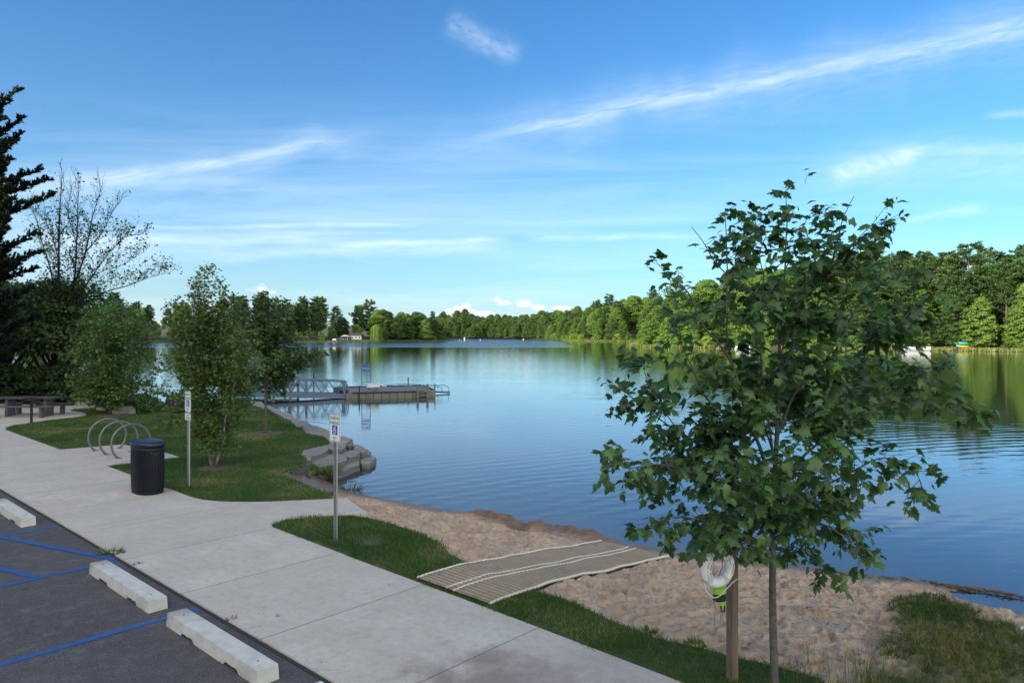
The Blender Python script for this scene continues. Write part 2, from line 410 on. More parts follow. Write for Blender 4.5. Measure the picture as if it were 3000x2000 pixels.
def paint_fn(c0, c1):
    def fn(g, b):
        p = g.pos(); n = g.noise(p, 14, 5, .75)
        g.l.new(g.mix(g.mr(n, .50, .68, 0, .85), c0, c1), b.inputs['Base Color']); b.inputs['Roughness'].default_value = .6
        g.l.new(g.bump(g.noise(p, 70, 3, .7), .004), b.inputs['Normal'])
    return fn
mat('blue_paint', fn=paint_fn((.02, .10, .33), (.05, .06, .09)))
mat('white_paint', fn=paint_fn((.62, .62, .6), (.12, .12, .12)))
mat('cast_concrete', fn=mottled((.46, .46, .43), (.60, .60, .57), 6, .012, 30, 6, (.21, .195, .175)), rough=.85)
mat('seam', (.03, .028, .025), .95)
def sand_fn(g, b):
    p = g.pos(); n1 = g.noise(p, 1.4, 4, .6); n2 = g.noise(p, 11, 5, .7); n3 = g.noise(p, 120, 2, .8)
    c = g.mix(g.mr(n1, .3, .7), (.55, .425, .315), (.385, .285, .205))
    c = g.mix(g.mr(n2, .46, .70, 0, .8), c, (.26, .175, .125))
    c = g.mix(g.mr(n3, .5, .7, 0, .4), c, (.66, .55, .47))
    c = g.mix(g.mr(g.m('ADD', g.vor(p, 9), g.m('MULTIPLY', n2, .10)), .05, .085, .85, 0), c, (.045, .035, .028))
    c = g.mix(g.mr(g.attr('wet'), 0, 1, 0, .93), c, (.16, .095, .06))
    c = g.mix(g.attr('weed'), c, g.mix(g.mr(n2, .4, .6), (.12, .12, .055), (.06, .085, .025)))
    g.l.new(c, b.inputs['Base Color']); g.l.new(g.mr(g.attr('wet'), .3, 1, .9, .35), b.inputs['Roughness'])
    h = g.m('ADD', g.m('MULTIPLY', n2, .06), g.m('MULTIPLY', g.noise(p, 38, 3, .7), .022))
    g.l.new(g.bump(h, 1), b.inputs['Normal'])
mat('sand', fn=sand_fn)
mat('soil', fn=mottled((.09, .07, .045), (.05, .045, .03), 1.2, .02), rough=.95)
def lawn_fn(g, b):
    p = g.pos(); n1 = g.noise(p, .9, 5, .65); n2 = g.noise(p, 26, 4, .7)
    c = g.mix(g.mr(n1, .35, .65), (.045, .085, .020), (.07, .105, .028))
    c = g.mix(g.mr(g.noise(p, 2.3, 5, .7), .52, .70, 0, .9), c, (.17, .125, .07))
    c = g.mix(g.mr(n2, .3, .7, 0, .6), c, (.02, .035, .012))
    g.l.new(c, b.inputs['Base Color']); b.inputs['Roughness'].default_value = .9
    g.l.new(g.bump(n2, .03), b.inputs['Normal'])
mat('lawn', fn=lawn_fn)
mat('floor_forest', fn=mottled((.06, .06, .025), (.04, .06, .018), .25, 0), rough=.95)
def stone_fn(g, b):
    o = g.obj(); nz = g.sep(g.n.new('ShaderNodeNewGeometry').outputs['Normal'])[2]; n = g.noise(o, 2.4, 6, .65); st = g.noise(g.mapping(o, (1.2, 1.2, 14)), 1.6, 4, .6)
    c = g.mix(g.mr(n, .35, .65), (.285, .26, .225), (.20, .185, .165)); c = g.mix(g.mr(g.noise(o, 6, 5, .7), .52, .7, 0, .6), c, (.15, .135, .12))
    side = g.mix(g.mr(st, .35, .65), (.17, .165, .155), (.085, .08, .078)); c = g.mix(g.mr(nz, .75, .35), c, side)      # steep faces darker than the tops, with layered streaks
    g.l.new(c, b.inputs['Base Color']); g.l.new(g.bump(g.m('ADD', g.m('MULTIPLY', n, .06), g.m('MULTIPLY', st, .05)), 1), b.inputs['Normal'])
mat('stone', fn=stone_fn, rough=.85)
mat('boulder', fn=mottled((.34, .31, .28), (.17, .16, .15), 3.2, .04, 9, 6, (.24, .19, .16)), rough=.85)
mat('dark_stone', fn=mottled((.06, .05, .045), (.03, .028, .025), 3.2, .04, 9, 6), rough=.85)
mat('bark_grey', fn=mottled((.13, .115, .10), (.07, .062, .055), 14, .02, 40), rough=.9)
mat('bark_dark', fn=mottled((.035, .03, .026), (.02, .018, .016), 10, .02), rough=.9)
mat('bark_pine', fn=mottled((.16, .11, .08), (.09, .065, .05), 3, .03), rough=.9)
mat('bark_pale', fn=mottled((.50, .43, .37), (.16, .12, .10), 9, .02, 22, 5, (.09, .07, .06)), rough=.85)
mat('galv', (.42, .44, .46), .45, .8, fn=lambda g, b: g.l.new(g.mix(g.noise(g.obj(), 30, 3), (.34, .36, .38), (.50, .52, .54)), b.inputs['Base Color']))
mat('rack_grey', (.16, .165, .17), .5, .3)
mat('alu', (.085, .125, .19), .5, .2)
mat('dark_metal', (.02, .021, .023), .55, .3)
mat('bin_green', (.003, .005, .010), .5, spec=.3)
mat('bin_lid', (.008, .020, .034), .4)
mat('white_sheet', (.72, .76, .74), .4)
mat('sign_green', (.01, .10, .055), .5)
mat('sign_blue', (.012, .06, .42), .45)
mat('sign_dark', (.03, .06, .08), .5)
mat('bolt', (.25, .25, .26), .4, .8)
mat('table_top', fn=mottled((.085, .066, .064), (.05, .042, .04), 5, .004), rough=.6)
mat('table_grey', fn=mottled((.10, .10, .11), (.065, .065, .07), 5, .004), rough=.7)
mat('decking', fn=lambda g, b: (g.l.new(g.mix(g.noise(g.mapping(g.obj(), (1, 9, 1)), 3, 4), (.19, .185, .175), (.13, .13, .125)), b.inputs['Base Color'])))
mat('float_tan', fn=mottled((.16, .155, .125), (.11, .105, .09), 1.5, .01), rough=.7)
mat('rubber', (.008, .008, .009), .7)
mat('panel_blue', (.035, .12, .33), .4)
mat('red_paint', (.5, .03, .03), .5)
mat('white_plastic', fn=mottled((.88, .89, .88), (.82, .83, .82), 8, .002), rough=.35)
mat('white_cloth', (.62, .62, .66), .8)
mat('rope_white', fn=lambda g, b: (g.l.new(g.bump(g.m('SINE', g.m('MULTIPLY', g.sep(g.obj())[2], 900)), .002), b.inputs['Normal'])), base=(.78, .76, .74), rough=.8)
mat('rope_olive', (.16, .17, .06), .8)
mat('lime', (.24, .55, .03), .6)
mat('bag_black', (.015, .018, .015), .8)
mat('letter_black', (.015, .015, .018), .6)
mat('letter_blue', (.01, .16, .34), .6)
def wood_fn(c1, c2):
    def fn(g, b):
        o = g.obj(); n = g.noise(g.mapping(o, (14, 14, .9)), 2.2, 5, .6)
        g.l.new(g.mix(g.mr(n, .3, .7), c1, c2), b.inputs['Base Color']); b.inputs['Roughness'].default_value = .85
        g.l.new(g.bump(n, .01), b.inputs['Normal'])
    return fn
mat('post_wood', fn=wood_fn((.09, .068, .048), (.20, .15, .105)))
mat('pier_wood', fn=wood_fn((.16, .14, .12), (.26, .23, .20)))
mat('drift', fn=wood_fn((.05, .04, .03), (.11, .09, .07)))
def matfn(g, b):
    X, Y, Z = g.sep(g.obj()); n = g.noise(g.obj(), 5, 4, .6)
    s = g.m('SINE', g.m('MULTIPLY', Y, 2 * math.pi / .085))
    c = g.mix(g.mr(s, -.9, .3), (.20, .155, .105), g.mix(g.mr(n, .3, .7), (.42, .32, .205), (.30, .23, .145)))
    c = g.mix(g.mr(g.noise(g.obj(), 2.2, 5, .7), .58, .7, 0, .5), c, (.05, .06, .025))
    g.l.new(c, b.inputs['Base Color']); b.inputs['Roughness'].default_value = .8
mat('mat_weave', fn=matfn)
mat('mat_cord', (.62, .58, .50), .85, fn=lambda g, b: g.l.new(g.mix(g.noise(g.obj(), 20, 3), (.48, .44, .37), (.70, .66, .58)), b.inputs['Base Color']))

leafmat('leaf_maple', (.007, .034, .012), (.085, .185, .045), .30, .38, .5)
leafmat('leaf_birch', (.045, .11, .026), (.13, .19, .05), .3)
leafmat('leaf_birch_warm', (.040, .12, .028), (.12, .20, .05), .3)
leafmat('leaf_dark', (.024, .060, .018), (.07, .115, .034), .3)
leafmat('needle_dark', (.007, .018, .011), (.016, .032, .018), .1, .6)
leafmat('leaf_wood', (.065, .135, .026), (.135, .235, .045), .3, .6, .25)
leafmat('leaf_wood_deep', (.040, .085, .024), (.085, .145, .036), .3, .6, .25)
leafmat('leaf_wood_bright', (.09, .18, .03), (.16, .27, .05), .3, .6, .25)
leafmat('leaf_olive', (.12, .11, .03), (.20, .17, .05), .3, .6, .25)
leafmat('needle_wood', (.045, .10, .032), (.085, .16, .05), .15, .6, .25)
leafmat('reed', (.085, .14, .035), (.20, .23, .075), .3, .6, .2)
leafmat('grass', (.025, .085, .020), (.13, .19, .045), .25, .6, .25, (.34, .27, .13))
leafmat('grass_wild', (.04, .085, .018), (.14, .17, .04), .25, .6, .25, (.40, .29, .13))

def water_fn():
    m = bpy.data.materials.new('lake_water'); m.use_nodes = True; g = NG(m.node_tree); g.n.remove(g.n['Principled BSDF'])
    p = g.pos(); X, Y, Z = g.sep(p)
    # long low ripples that run across the view, patchy
    wn = g.m('MULTIPLY', g.noise(g.mapping(p, (.16, .30, 1)), 1.0, 3, .55), 15)
    rr = g.m('SQRT', g.m('ADD', g.m('POWER', g.m('SUBTRACT', X, 30), 2), g.m('POWER', g.m('ADD', Y, 25), 2)))
    s1 = g.m('SINE', g.m('ADD', g.m('MULTIPLY', rr, 2 * math.pi / .62), wn))
    s2 = g.m('SINE', g.m('ADD', g.m('MULTIPLY', Y, 2 * math.pi / .41), g.m('MULTIPLY', wn, 1.7)))
    patch = g.mr(g.noise(g.mapping(p, (.07, .22, 1)), 1, 3, .6), .35, .62, .10, 1)
    near = g.mr(Y, 12.5, 17, .25, 1)
    fade = g.mr(Y, 38, 90, 1, .35)
    h = g.m('MULTIPLY', g.m('ADD', s1, g.m('MULTIPLY', s2, .35)), g.m('MULTIPLY', g.m('MULTIPLY', patch, near), g.m('MULTIPLY', fade, .0017)))
    chop = g.noise(g.mapping(p, (.55, 2.4, 1)), 1.6, 4, .55)
    h = g.m('ADD', h, g.m('MULTIPLY', chop, g.mr(Y, 25, 70, .0025, .0065)))
    # a breeze ruffles the open water far out
    edge = g.m('ADD', Y, g.m('MULTIPLY', g.m('SUBTRACT', g.noise(g.mapping(p, (.012, .03, 1)), 1, 3), .5), 50))
    ruf = g.m('MULTIPLY', g.mr(edge, 190, 215, smooth=True), g.mr(g.m('SUBTRACT', X, g.m('MULTIPLY', Y, .055)), 12, -12, smooth=True))
    h = g.m('ADD', h, g.m('MULTIPLY', g.noise(g.mapping(p, (.5, 1.1, 1)), 1.3, 3, .6), g.m('MULTIPLY', ruf, .35)))
    N = g.bump(h, 1)
    gl = g.n.new('ShaderNodeBsdfGlossy'); g.l.new(N, gl.inputs['Normal']); g.put(gl.inputs['Roughness'], g.mr(ruf, 0, 1, .02, .12)); gl.inputs['Color'].default_value = (.93, .96, 1, 1)
    tr = g.n.new('ShaderNodeBsdfTransparent'); tr.inputs[0].default_value = (.72, .84, .90, 1)
    fr = g.n.new('ShaderNodeFresnel'); fr.inputs[0].default_value = 1.33; g.l.new(N, fr.inputs['Normal'])
    mx = g.n.new('ShaderNodeMixShader'); g.l.new(g.m('MINIMUM', g.m('MULTIPLY', fr.outputs[0], 1.25), 1), mx.inputs[0]); g.l.new(tr.outputs[0], mx.inputs[1]); g.l.new(gl.outputs[0], mx.inputs[2])
    g.l.new(mx.outputs[0], m.node_tree.nodes['Material Output'].inputs[0]); MT['water'] = m
water_fn()

# ------------------------------------------------------------------ near shore
SHORE = [(-90, 60), (-55, 52), (-36, 47), (-27, 42.5), (-21, 37.5), (-17.5, 36.4), (-14, 36.2)] + \
        [P(x, y, -.15) for x, y in ((760, 1186), (806, 1200), (850, 1218), (905, 1240), (950, 1258), (1000, 1275), (1020, 1286))] + \
        [P(x, y, WZ) for x, y in ((1040, 1322), (1062, 1338), (1060, 1350), (1030, 1362), (990, 1380), (958, 1396), (952, 1404), (975, 1418), (992, 1420), (1036, 1443), (1087, 1452), (1161, 1466), (1276, 1486), (1402, 1504), (1521, 1531), (1597, 1542), (1750, 1575), (1865, 1594), (2000, 1619), (2357, 1658), (2555, 1683), (2683, 1695), (2778, 1709), (2874, 1719), (3000, 1738), (3400, 1790))] + [(18, 7), (40, 4)]
LAND = SHORE + [(40, -60), (-120, -60), (-120, 60)]
def sdist(x, y): return np.where(inside(LAND, x, y), 1, -1) * pdist(SHORE, x, y)
HILLK = []
def zland(x, y):
    s = sdist(x, y)
    k = 1 / (1 + np.exp((x + 5.2) * 2.5))                     # 1 on the walled bank, 0 on the beach
    slope = .115 * (1 - k) + .9 * k
    z = WZ + np.where(s > 0, s * slope, s * (.10 * (1 - k) + .5 * k))
    z = np.minimum(z, -.06); z = np.maximum(z, -3.0)
    z = z - .0 * x
    return z, s
# coarse ground and lake bed out to the horizon
xs = np.concatenate([[-4000, -1500, -600, -250, -130, -90], np.arange(-70, 30.1, .5), [34, 40, 60, 120, 250, 600, 1500, 4000]])
ys = np.concatenate([[-4000, -1000, -300, -80, -30], np.arange(-10, 62.1, .5), [66, 75, 90, 130, 250, 600, 1500, 5000]])
GX, GY = np.meshgrid(xs, ys); GZ, GS = zland(GX, GY)
beachbox = (GX > -6) & (GX < 16) & (GY > 5) & (GY < 24)
GZ = GZ - np.where(beachbox, .22, .02)
ground = link('ground', gridmesh('ground', GX, GY, GZ), MT['soil'], smooth=True); tag(ground, kind='structure')

px = lambda L, z=0.0: [P(x, y, z) for x, y in L]
SLAB = [UVp(-8, .02), UVp(30, .02), UVp(34, 6)] + px([(-200, 1188), (120, 1190), (282, 1186), (272, 1193), (221, 1196.6), (204, 1200.6), (215, 1204), (238, 1206.5), (253, 1211), (250, 1216), (221, 1221), (170, 1226), (85, 1238), (34, 1245), (16, 1251), (17, 1258), (60, 1274), (177, 1316),
      (360, 1301), (473, 1322), (525, 1337), (311, 1362.5), (400, 1396), (476, 1425), (510, 1435), (544, 1449), (570, 1457), (595, 1463), (646, 1467.5), (720, 1469), (800, 1468), (1015, 1458), (1079, 1502), (1014, 1506), (960, 1508), (893, 1513), (840, 1519), (808, 1527), (796, 1535), (800, 1543), (830, 1554)]) + \
      [UVp(2.1, 2.38), UVp(-.2, 2.36), UVp(-8, 2.18)]
LAWN1 = px([(17, 1255), (34, 1245), (85, 1238), (170, 1226), (221, 1221), (255, 1214), (238, 1206), (204, 1200), (221, 1196), (272, 1190), (408, 1185), (486, 1179), (600, 1178), (731, 1181), (780, 1193), (804, 1209), (849, 1228), (867, 1246), (896, 1267), (948, 1277), (966, 1297), (930, 1306), (885, 1318), (885, 1335),
             (900, 1350), (885, 1362), (850, 1372), (818, 1384), (850, 1398), (873, 1408), (915, 1428), (950, 1443), (966, 1456), (990, 1462), (800, 1480), (595, 1475), (450, 1430), (300, 1372), (120, 1310)], -.02)
LAWN2 = px([(790, 1537), (830, 1515), (893, 1508), (1014, 1502), (1060, 1515), (1100, 1524), (1150, 1534), (1196, 1550), (1242, 1567), (1291, 1592), (1318, 1622), (1368, 1647), (1500, 1700), (1575, 1731), (1617, 1745), (1674, 1764), (1751, 1798), (1800, 1822), (1865, 1844), (1920, 1868), (2000, 1886), (2060, 1898), (2126, 1918), (2252, 1945), (2400, 1985), (2460, 2040)], -.02) + \
        [(3.5, 5.0), UVp(-6, 2.1), UVp(-1, 2.25), UVp(2.1, 2.28), UVp(4.8, 2.3)]
# beach sheet with trampled sand
bx = np.arange(-7.5, 13.5, .027); by = np.arange(5.2, 21.5, .027)
BX, BY = np.meshgrid(bx, by); BZ, BS = zland(BX, BY)
mask_land = np.clip((BS - .2) / .9, 0, 1)
foot = np.zeros_like(BX); r_ = np.random.default_rng(3)
for _ in range(4200):
    fx, fy = r_.uniform(-4.5, 9), r_.uniform(5.6, 17); a = r_.uniform(0, math.pi); w_, l_ = r_.uniform(.035, .07), r_.uniform(.06, .13); dep = r_.uniform(.03, .085)
    i0, i1 = np.searchsorted(bx, (fx - .45, fx + .45)); j0, j1 = np.searchsorted(by, (fy - .45, fy + .45))
    xx = BX[j0:j1, i0:i1] - fx; yy = BY[j0:j1, i0:i1] - fy; p_ = xx * math.cos(a) + yy * math.sin(a); q_ = -xx * math.sin(a) + yy * math.cos(a)
    e = (p_ / l_) ** 2 + (q_ / w_) ** 2
    foot[j0:j1, i0:i1] += -dep * np.exp(-e ** 1.6 * 1.1) + dep * .55 * np.exp(-(np.sqrt(e) - 1.5) ** 2 * 3)
foot = np.clip(foot, -.12, .09)
BZ = BZ + mask_land * (foot + .016 * fbm(BX, BY, 1.6, 3, 5) + .020 * fbm(BX, BY, 5.5, 4, 9))
def blob(px, py, amp, sx, sy, ang=0.0, z=WZ):
    cx, cy = P(px, py, z); c_, s_ = math.cos(ang), math.sin(ang); p_ = (BX - cx) * c_ + (BY - cy) * s_; q_ = -(BX - cx) * s_ + (BY - cy) * c_
    return amp * np.exp(-(p_ / sx) ** 2 - (q_ / sy) ** 2)
rough_ = .7 + .9 * vnoise(BX, BY, 9, 21)
dug = sum(blob(*b) for b in ((1385, 1508, .07, .3, .14, -.35), (1425, 1519, .16, .45, .16, -.4), (1480, 1533, .17, .35, .16, -.5), (1500, 1548, .10, .25, .2), (1575, 1551, .13, .28, .14, -.2), (1660, 1562, .15, .5, .15, -.35), (1725, 1578, .17, .3, .16, -.3), (1610, 1572, .05, .3, .2)))
BZ = BZ + dug * rough_ * .75
BZ = BZ + sum(blob(*b) for b in ((1518, 1556, -.22, .16, .26, .5), (1565, 1570, -.16, .25, .14)))
pud = sum(blob(*b) for b in ((2915, 1765, -.24, .42, .36), (2990, 1785, -.32, .5, .46), (3100, 1795, -.3, .8, .5)))
BZ = BZ + pud + sum(blob(*b) for b in ((2790, 1720, .02, .3, .08, -.3), (2900, 1728, .04, .5, .06, -.35), (3010, 1743, .06, .6, .07, -.4)))
wet = np.clip(1.35 - BS / .55 + .45 * fbm(BX, BY, 1.6, 4, 33), 0, 1); wet = np.maximum(wet, np.clip((WZ + .035 - BZ) / .04, 0, 1)); wet = np.maximum(wet, np.clip(dug * 12, 0, .95)); wet = np.maximum(wet, np.clip((-3.7 - BX) * 1.6 + .3 * fbm(BX, BY, 3, 3, 8), 0, .97))
WILD = [P(x, y, -.2) for x, y in ((2500, 2080), (2565, 2000), (2587, 1924), (2644, 1883), (2620, 1835), (2597, 1777), (2640, 1727), (2699, 1712), (2778, 1728), (2848, 1765), (2880, 1819), (3000, 1835))] + [(13, 9.5), (13, 4.5), (3, 4.5)]
wd = np.where(inside(WILD, BX, BY), 1, -1) * pdist(WILD + WILD[:1], BX, BY)
weed = np.clip(.45 + wd * 1.8 + .5 * fbm(BX, BY, 2.5, 3, 41), 0, 1) * (wd > -.6)
_cv = np.zeros(BX.shape, bool)
for q_ in (SLAB, LAWN1, LAWN2): _cv |= inside(q_, BX, BY)
_cv |= ((BX - A0[0]) * V[0] + (BY - A0[1]) * V[1]) < 2.2
_a = (BX - A0[0]) * U[0] + (BY - A0[1]) * U[1]; _b = (BX - A0[0]) * V[0] + (BY - A0[1]) * V[1]
_base = zland(BX, BY)[0]; _mk = np.clip(1.3 - np.abs(_a - .525) / .62, 0, .25) * 4 * np.clip((7.0 - _b) / .4, 0, 1)
BZ = BZ * (1 - _mk) + (_base - .03) * _mk
BZ = np.where(_cv, np.minimum(BZ, -.13), np.where(BS > 1.5, np.minimum(BZ, -.012), BZ))
beach = link('beach_ground', gridmesh('beach', BX, BY, BZ, {'wet': wet.ravel(), 'weed': weed.ravel()}), MT['sand'], smooth=True); tag(beach, kind='structure')
def zb(x, y):
    i = np.clip(np.searchsorted(bx, x), 1, len(bx) - 1); j = np.clip(np.searchsorted(by, y), 1, len(by) - 1); return BZ[j, i]

# water: one sheet to the horizon
def water():
    me = bpy.data.meshes.new('lake'); me.from_pydata([(-4000, 4, WZ), (4000, 4, WZ), (4000, 5000, WZ), (-4000, 5000, WZ)], [], [(0, 1, 2, 3)])
    tag(link('lake_water', me, MT['water']), kind='structure')
water()

# concrete walk, pads and spur (one poured slab outline), asphalt, markings
mb = MB(); mb.prism(SLAB, -.16, 0, .006); tag(mb.build('sidewalk', MT['concrete_walk']), kind='structure')
ASPH = [UVp(-8, -.012), UVp(32, -.012), UVp(32, -14), UVp(-8, -14)]
mb = MB(); mb.prism(ASPH, -.2, -.018); tag(mb.build('road', MT['asphalt']), kind='structure')
def strip(name, a, b, w, m, z=-.014):
    a = np.array(UVp(*a)); b = np.array(UVp(*b)); n = max(2, int(np.linalg.norm(b - a) / .25)); d = (b - a) / np.linalg.norm(b - a); q = np.array((-d[1], d[0])) * w / 2
    X = np.zeros((n + 1, 2)); Y = np.zeros((n + 1, 2))
    for i in range(n + 1):
        c = a + (b - a) * i / n; o = random.uniform(-.006, .006)
        X[i] = (c[0] - q[0] * (1 + o), c[0] + q[0]); Y[i] = (c[1] - q[1], c[1] + q[1] * (1 + o * 8))
    o = link(name, gridmesh(name, X, Y, np.full(X.shape, z)), MT[m]); return tag(o, kind='structure')
for i, (a, b) in enumerate((((2.4, -7), (2.4, -.04)), ((5.13, -7), (5.13, -.04)), ((8.0, -7), (8.0, -.04)))): strip('road_marking', a, b, .105, 'blue_paint')
for k in range(6): strip('road_marking', (7.95, -.92 - 1.03 * k), (5.19, -.03 - 1.03 * k), .105, 'blue_paint', -.0105)
strip('road_marking', (-.36, -7), (-.36, -.04), .105, 'white_paint')

# lawn sheets
for L_ in (LAWN1, LAWN2):
    mb = MB(); mb.prism(L_, -.07, -.02); tag(mb.build('lawn_ground', MT['lawn']), kind='structure')
MATC = [P(1230, 1695), P(1440, 1768)]
M_V0, M_V1, M_U0, M_U1 = 2.46, 6.75, -.17, 1.22
def in_uv(x, y, u0, u1, v0, v1):
    a = (x - A0[0]) * U[0] + (y - A0[1]) * U[1]; b = (x - A0[0]) * V[0] + (y - A0[1]) * V[1]; return (a > u0) & (a < u1) & (b > v0) & (b < v1)
def blades(name, poly, dens0, h, w, m, label, zf, edge=.0, seed=1, ref=10, ex=True, bbox=None, cull=None, patch=.32):
    r = np.random.default_rng(seed); xs_ = [p[0] for p in poly]; ys_ = [p[1] for p in poly]; x0, x1, y0, y1 = (bbox or (min(xs_), max(xs_), max(3, min(ys_)), max(ys_)))
    n = int((x1 - x0) * (y1 - y0) * dens0); x = r.uniform(x0, x1, n); y = r.uniform(y0, y1, n)
    keep = inside(poly, x + r.normal(0, .035, n), y + r.normal(0, .035, n)) & (r.random(n) < np.clip((ref / y) ** 1.6, 0, 1)); keep &= np.abs(x / y) < .76
    x, y = x[keep], y[keep]
    if ex: k = ~(inside(SLAB, x, y) & (pdist(SLAB + SLAB[:1], x, y) > .035 * (1 + 1.6 * fbm(x, y, 3, 3, 77)))) & ~in_uv(x, y, M_U0 + .02, M_U1 - .02, M_V0, M_V1); x, y = x[k], y[k]
    k = fbm(x, y, 1.3, 4, seed) > -patch - r.random(len(x)) * .35; x, y = x[k], y[k]
    if ex:                                              # worn, thin turf along the slab edge
        k = ~((pdist(SLAB + SLAB[:1], x, y) < .11) & (fbm(x, y, 2.2, 3, seed + 40) > .02) & (r.random(len(x)) < .8)); x, y = x[k], y[k]
    if cull is not None: k = cull(x, y, r); x, y = x[k], y[k]
    n = len(x); sc_ = np.clip(y / ref, .8, 2.2); hh = h * r.uniform(.5, 1.25, n) * (1 + .5 * fbm(x, y, 2.0, 2, seed + 3)); ww = w * sc_ * r.uniform(.7, 1.3, n)
    D = np.stack([r.normal(0, .45, n), r.normal(0, .45, n), np.ones(n)], 1); N = np.stack([r.normal(0, 1, n), -1 + r.normal(0, .7, n), np.full(n, .3)], 1)
    C = np.stack([x, y, zf(x, y)], 1); tint = np.clip(.42 + .75 * fbm(x, y, 1.1, 4, seed + 9) + r.normal(0, .22, n), 0, 1)
    o = cards(name, C, D, N, hh, ww, 'blade', MT[m], None, tint); tag(o, label, 'grass', None, 'stuff'); print(name, n)
flat = lambda z: (lambda x, y: np.full(len(x), z))
blades('lawn_grass', LAWN1, 2600, .05, .012, 'grass', 'short mown grass of the lawn around the small birches', flat(-.025), seed=5, ref=12)
blades('verge_grass', LAWN2, 3800, .06, .011, 'grass', 'short grass verge between the concrete walk and the sand', flat(-.025), seed=8, ref=9)
blades('wild_grass', WILD, 5200, .075, .007, 'grass_wild', 'tall uncut yellow green grass at the right end of the beach', zb, seed=12, ref=8, ex=False, cull=lambda x, y, r: (zb(x, y) > WZ + .0) | (r.random(len(x)) < .12), patch=.20)

# ------------------------------------------------------------------ far shores (terrain)
def Wp(x, y): return P(x, y, WZ)
RSH = [Wp(1500, 991.6), Wp(1584, 994), Wp(1640, 996.5), Wp(1700, 999), Wp(1800, 1000), Wp(1880, 1001.5), (52, 285), (41, 232), (38, 212), (45, 200), (58, 192), (70, 180), (76, 171), Wp(2560, 1025), Wp(2700, 1026), Wp(2850, 1028.5), Wp(3000, 1031), (125, 142), (150, 125), (190, 100), (240, 60)]
LSH = [(-420, 90), (-300, 140), (-230, 185), (-195, 215), (-182, 235), Wp(100, 1008), Wp(300, 1006.5), Wp(500, 1004.5), Wp(700, 1003.5), Wp(860, 1003), Wp(985, 1002), Wp(1060, 1001.5), Wp(1180, 1000.5), Wp(1290, 999.5), Wp(1318, 998.6), (-42, 385), (-80, 420), (-160, 450), (-300, 480)]
CSH = [(-420, 600), (-200, 585), Wp(1250, 991), Wp(1400, 991.5), Wp(1500, 991.6)]
def shore_terrain(name, line, side, prof, step=6.0):
    pts = [Vector((x, y, 0)) for x, y in line]; pts = spline(pts, step); rows = []
    for i, p in enumerate(pts):
        t = (pts[min(i + 2, len(pts) - 1)] - pts[max(i - 2, 0)]).normalized(); n = Vector((t.y, -t.x, 0)) * side
        rows.append([(p.x + n.x * w_, p.y + n.y * w_, z_ + (0 if w_ < 1 else .5 * min(1, w_ / 10) * float(fbm(p.x + w_, p.y, .05, 3, 4)))) for w_, z_ in prof])
    A = np.array(rows); o = link(name, gridmesh(name, A[..., 0], A[..., 1], A[..., 2]), MT['floor_forest'], smooth=True); tag(o, kind='structure')
    return pts
prof_hill = [(-12, -2.5), (0, WZ - .05), (1.2, WZ + .25), (6, .3), (14, 1.2), (28, 4.6), (48, 8.6), (80, 12.0), (140, 13), (200, 7)]
prof_flat = [(-12, -2.5), (0, WZ - .05), (1.2, WZ + .25), (8, .4), (25, 1.0), (60, 1.8), (120, 2)]
rpts = shore_terrain('hill', RSH, -1, prof_hill)
lpts = shore_terrain('hill', LSH, -1, [(w_ * .45 if w_ > 0 else w_, z_) for w_, z_ in prof_flat])
cpts = shore_terrain('hill', CSH, -1, [(w_ * 2, z_) for w_, z_ in prof_hill])
def hz(w_, prof): return float(np.interp(w_, [a for a, b in prof], [b for a, b in prof]))

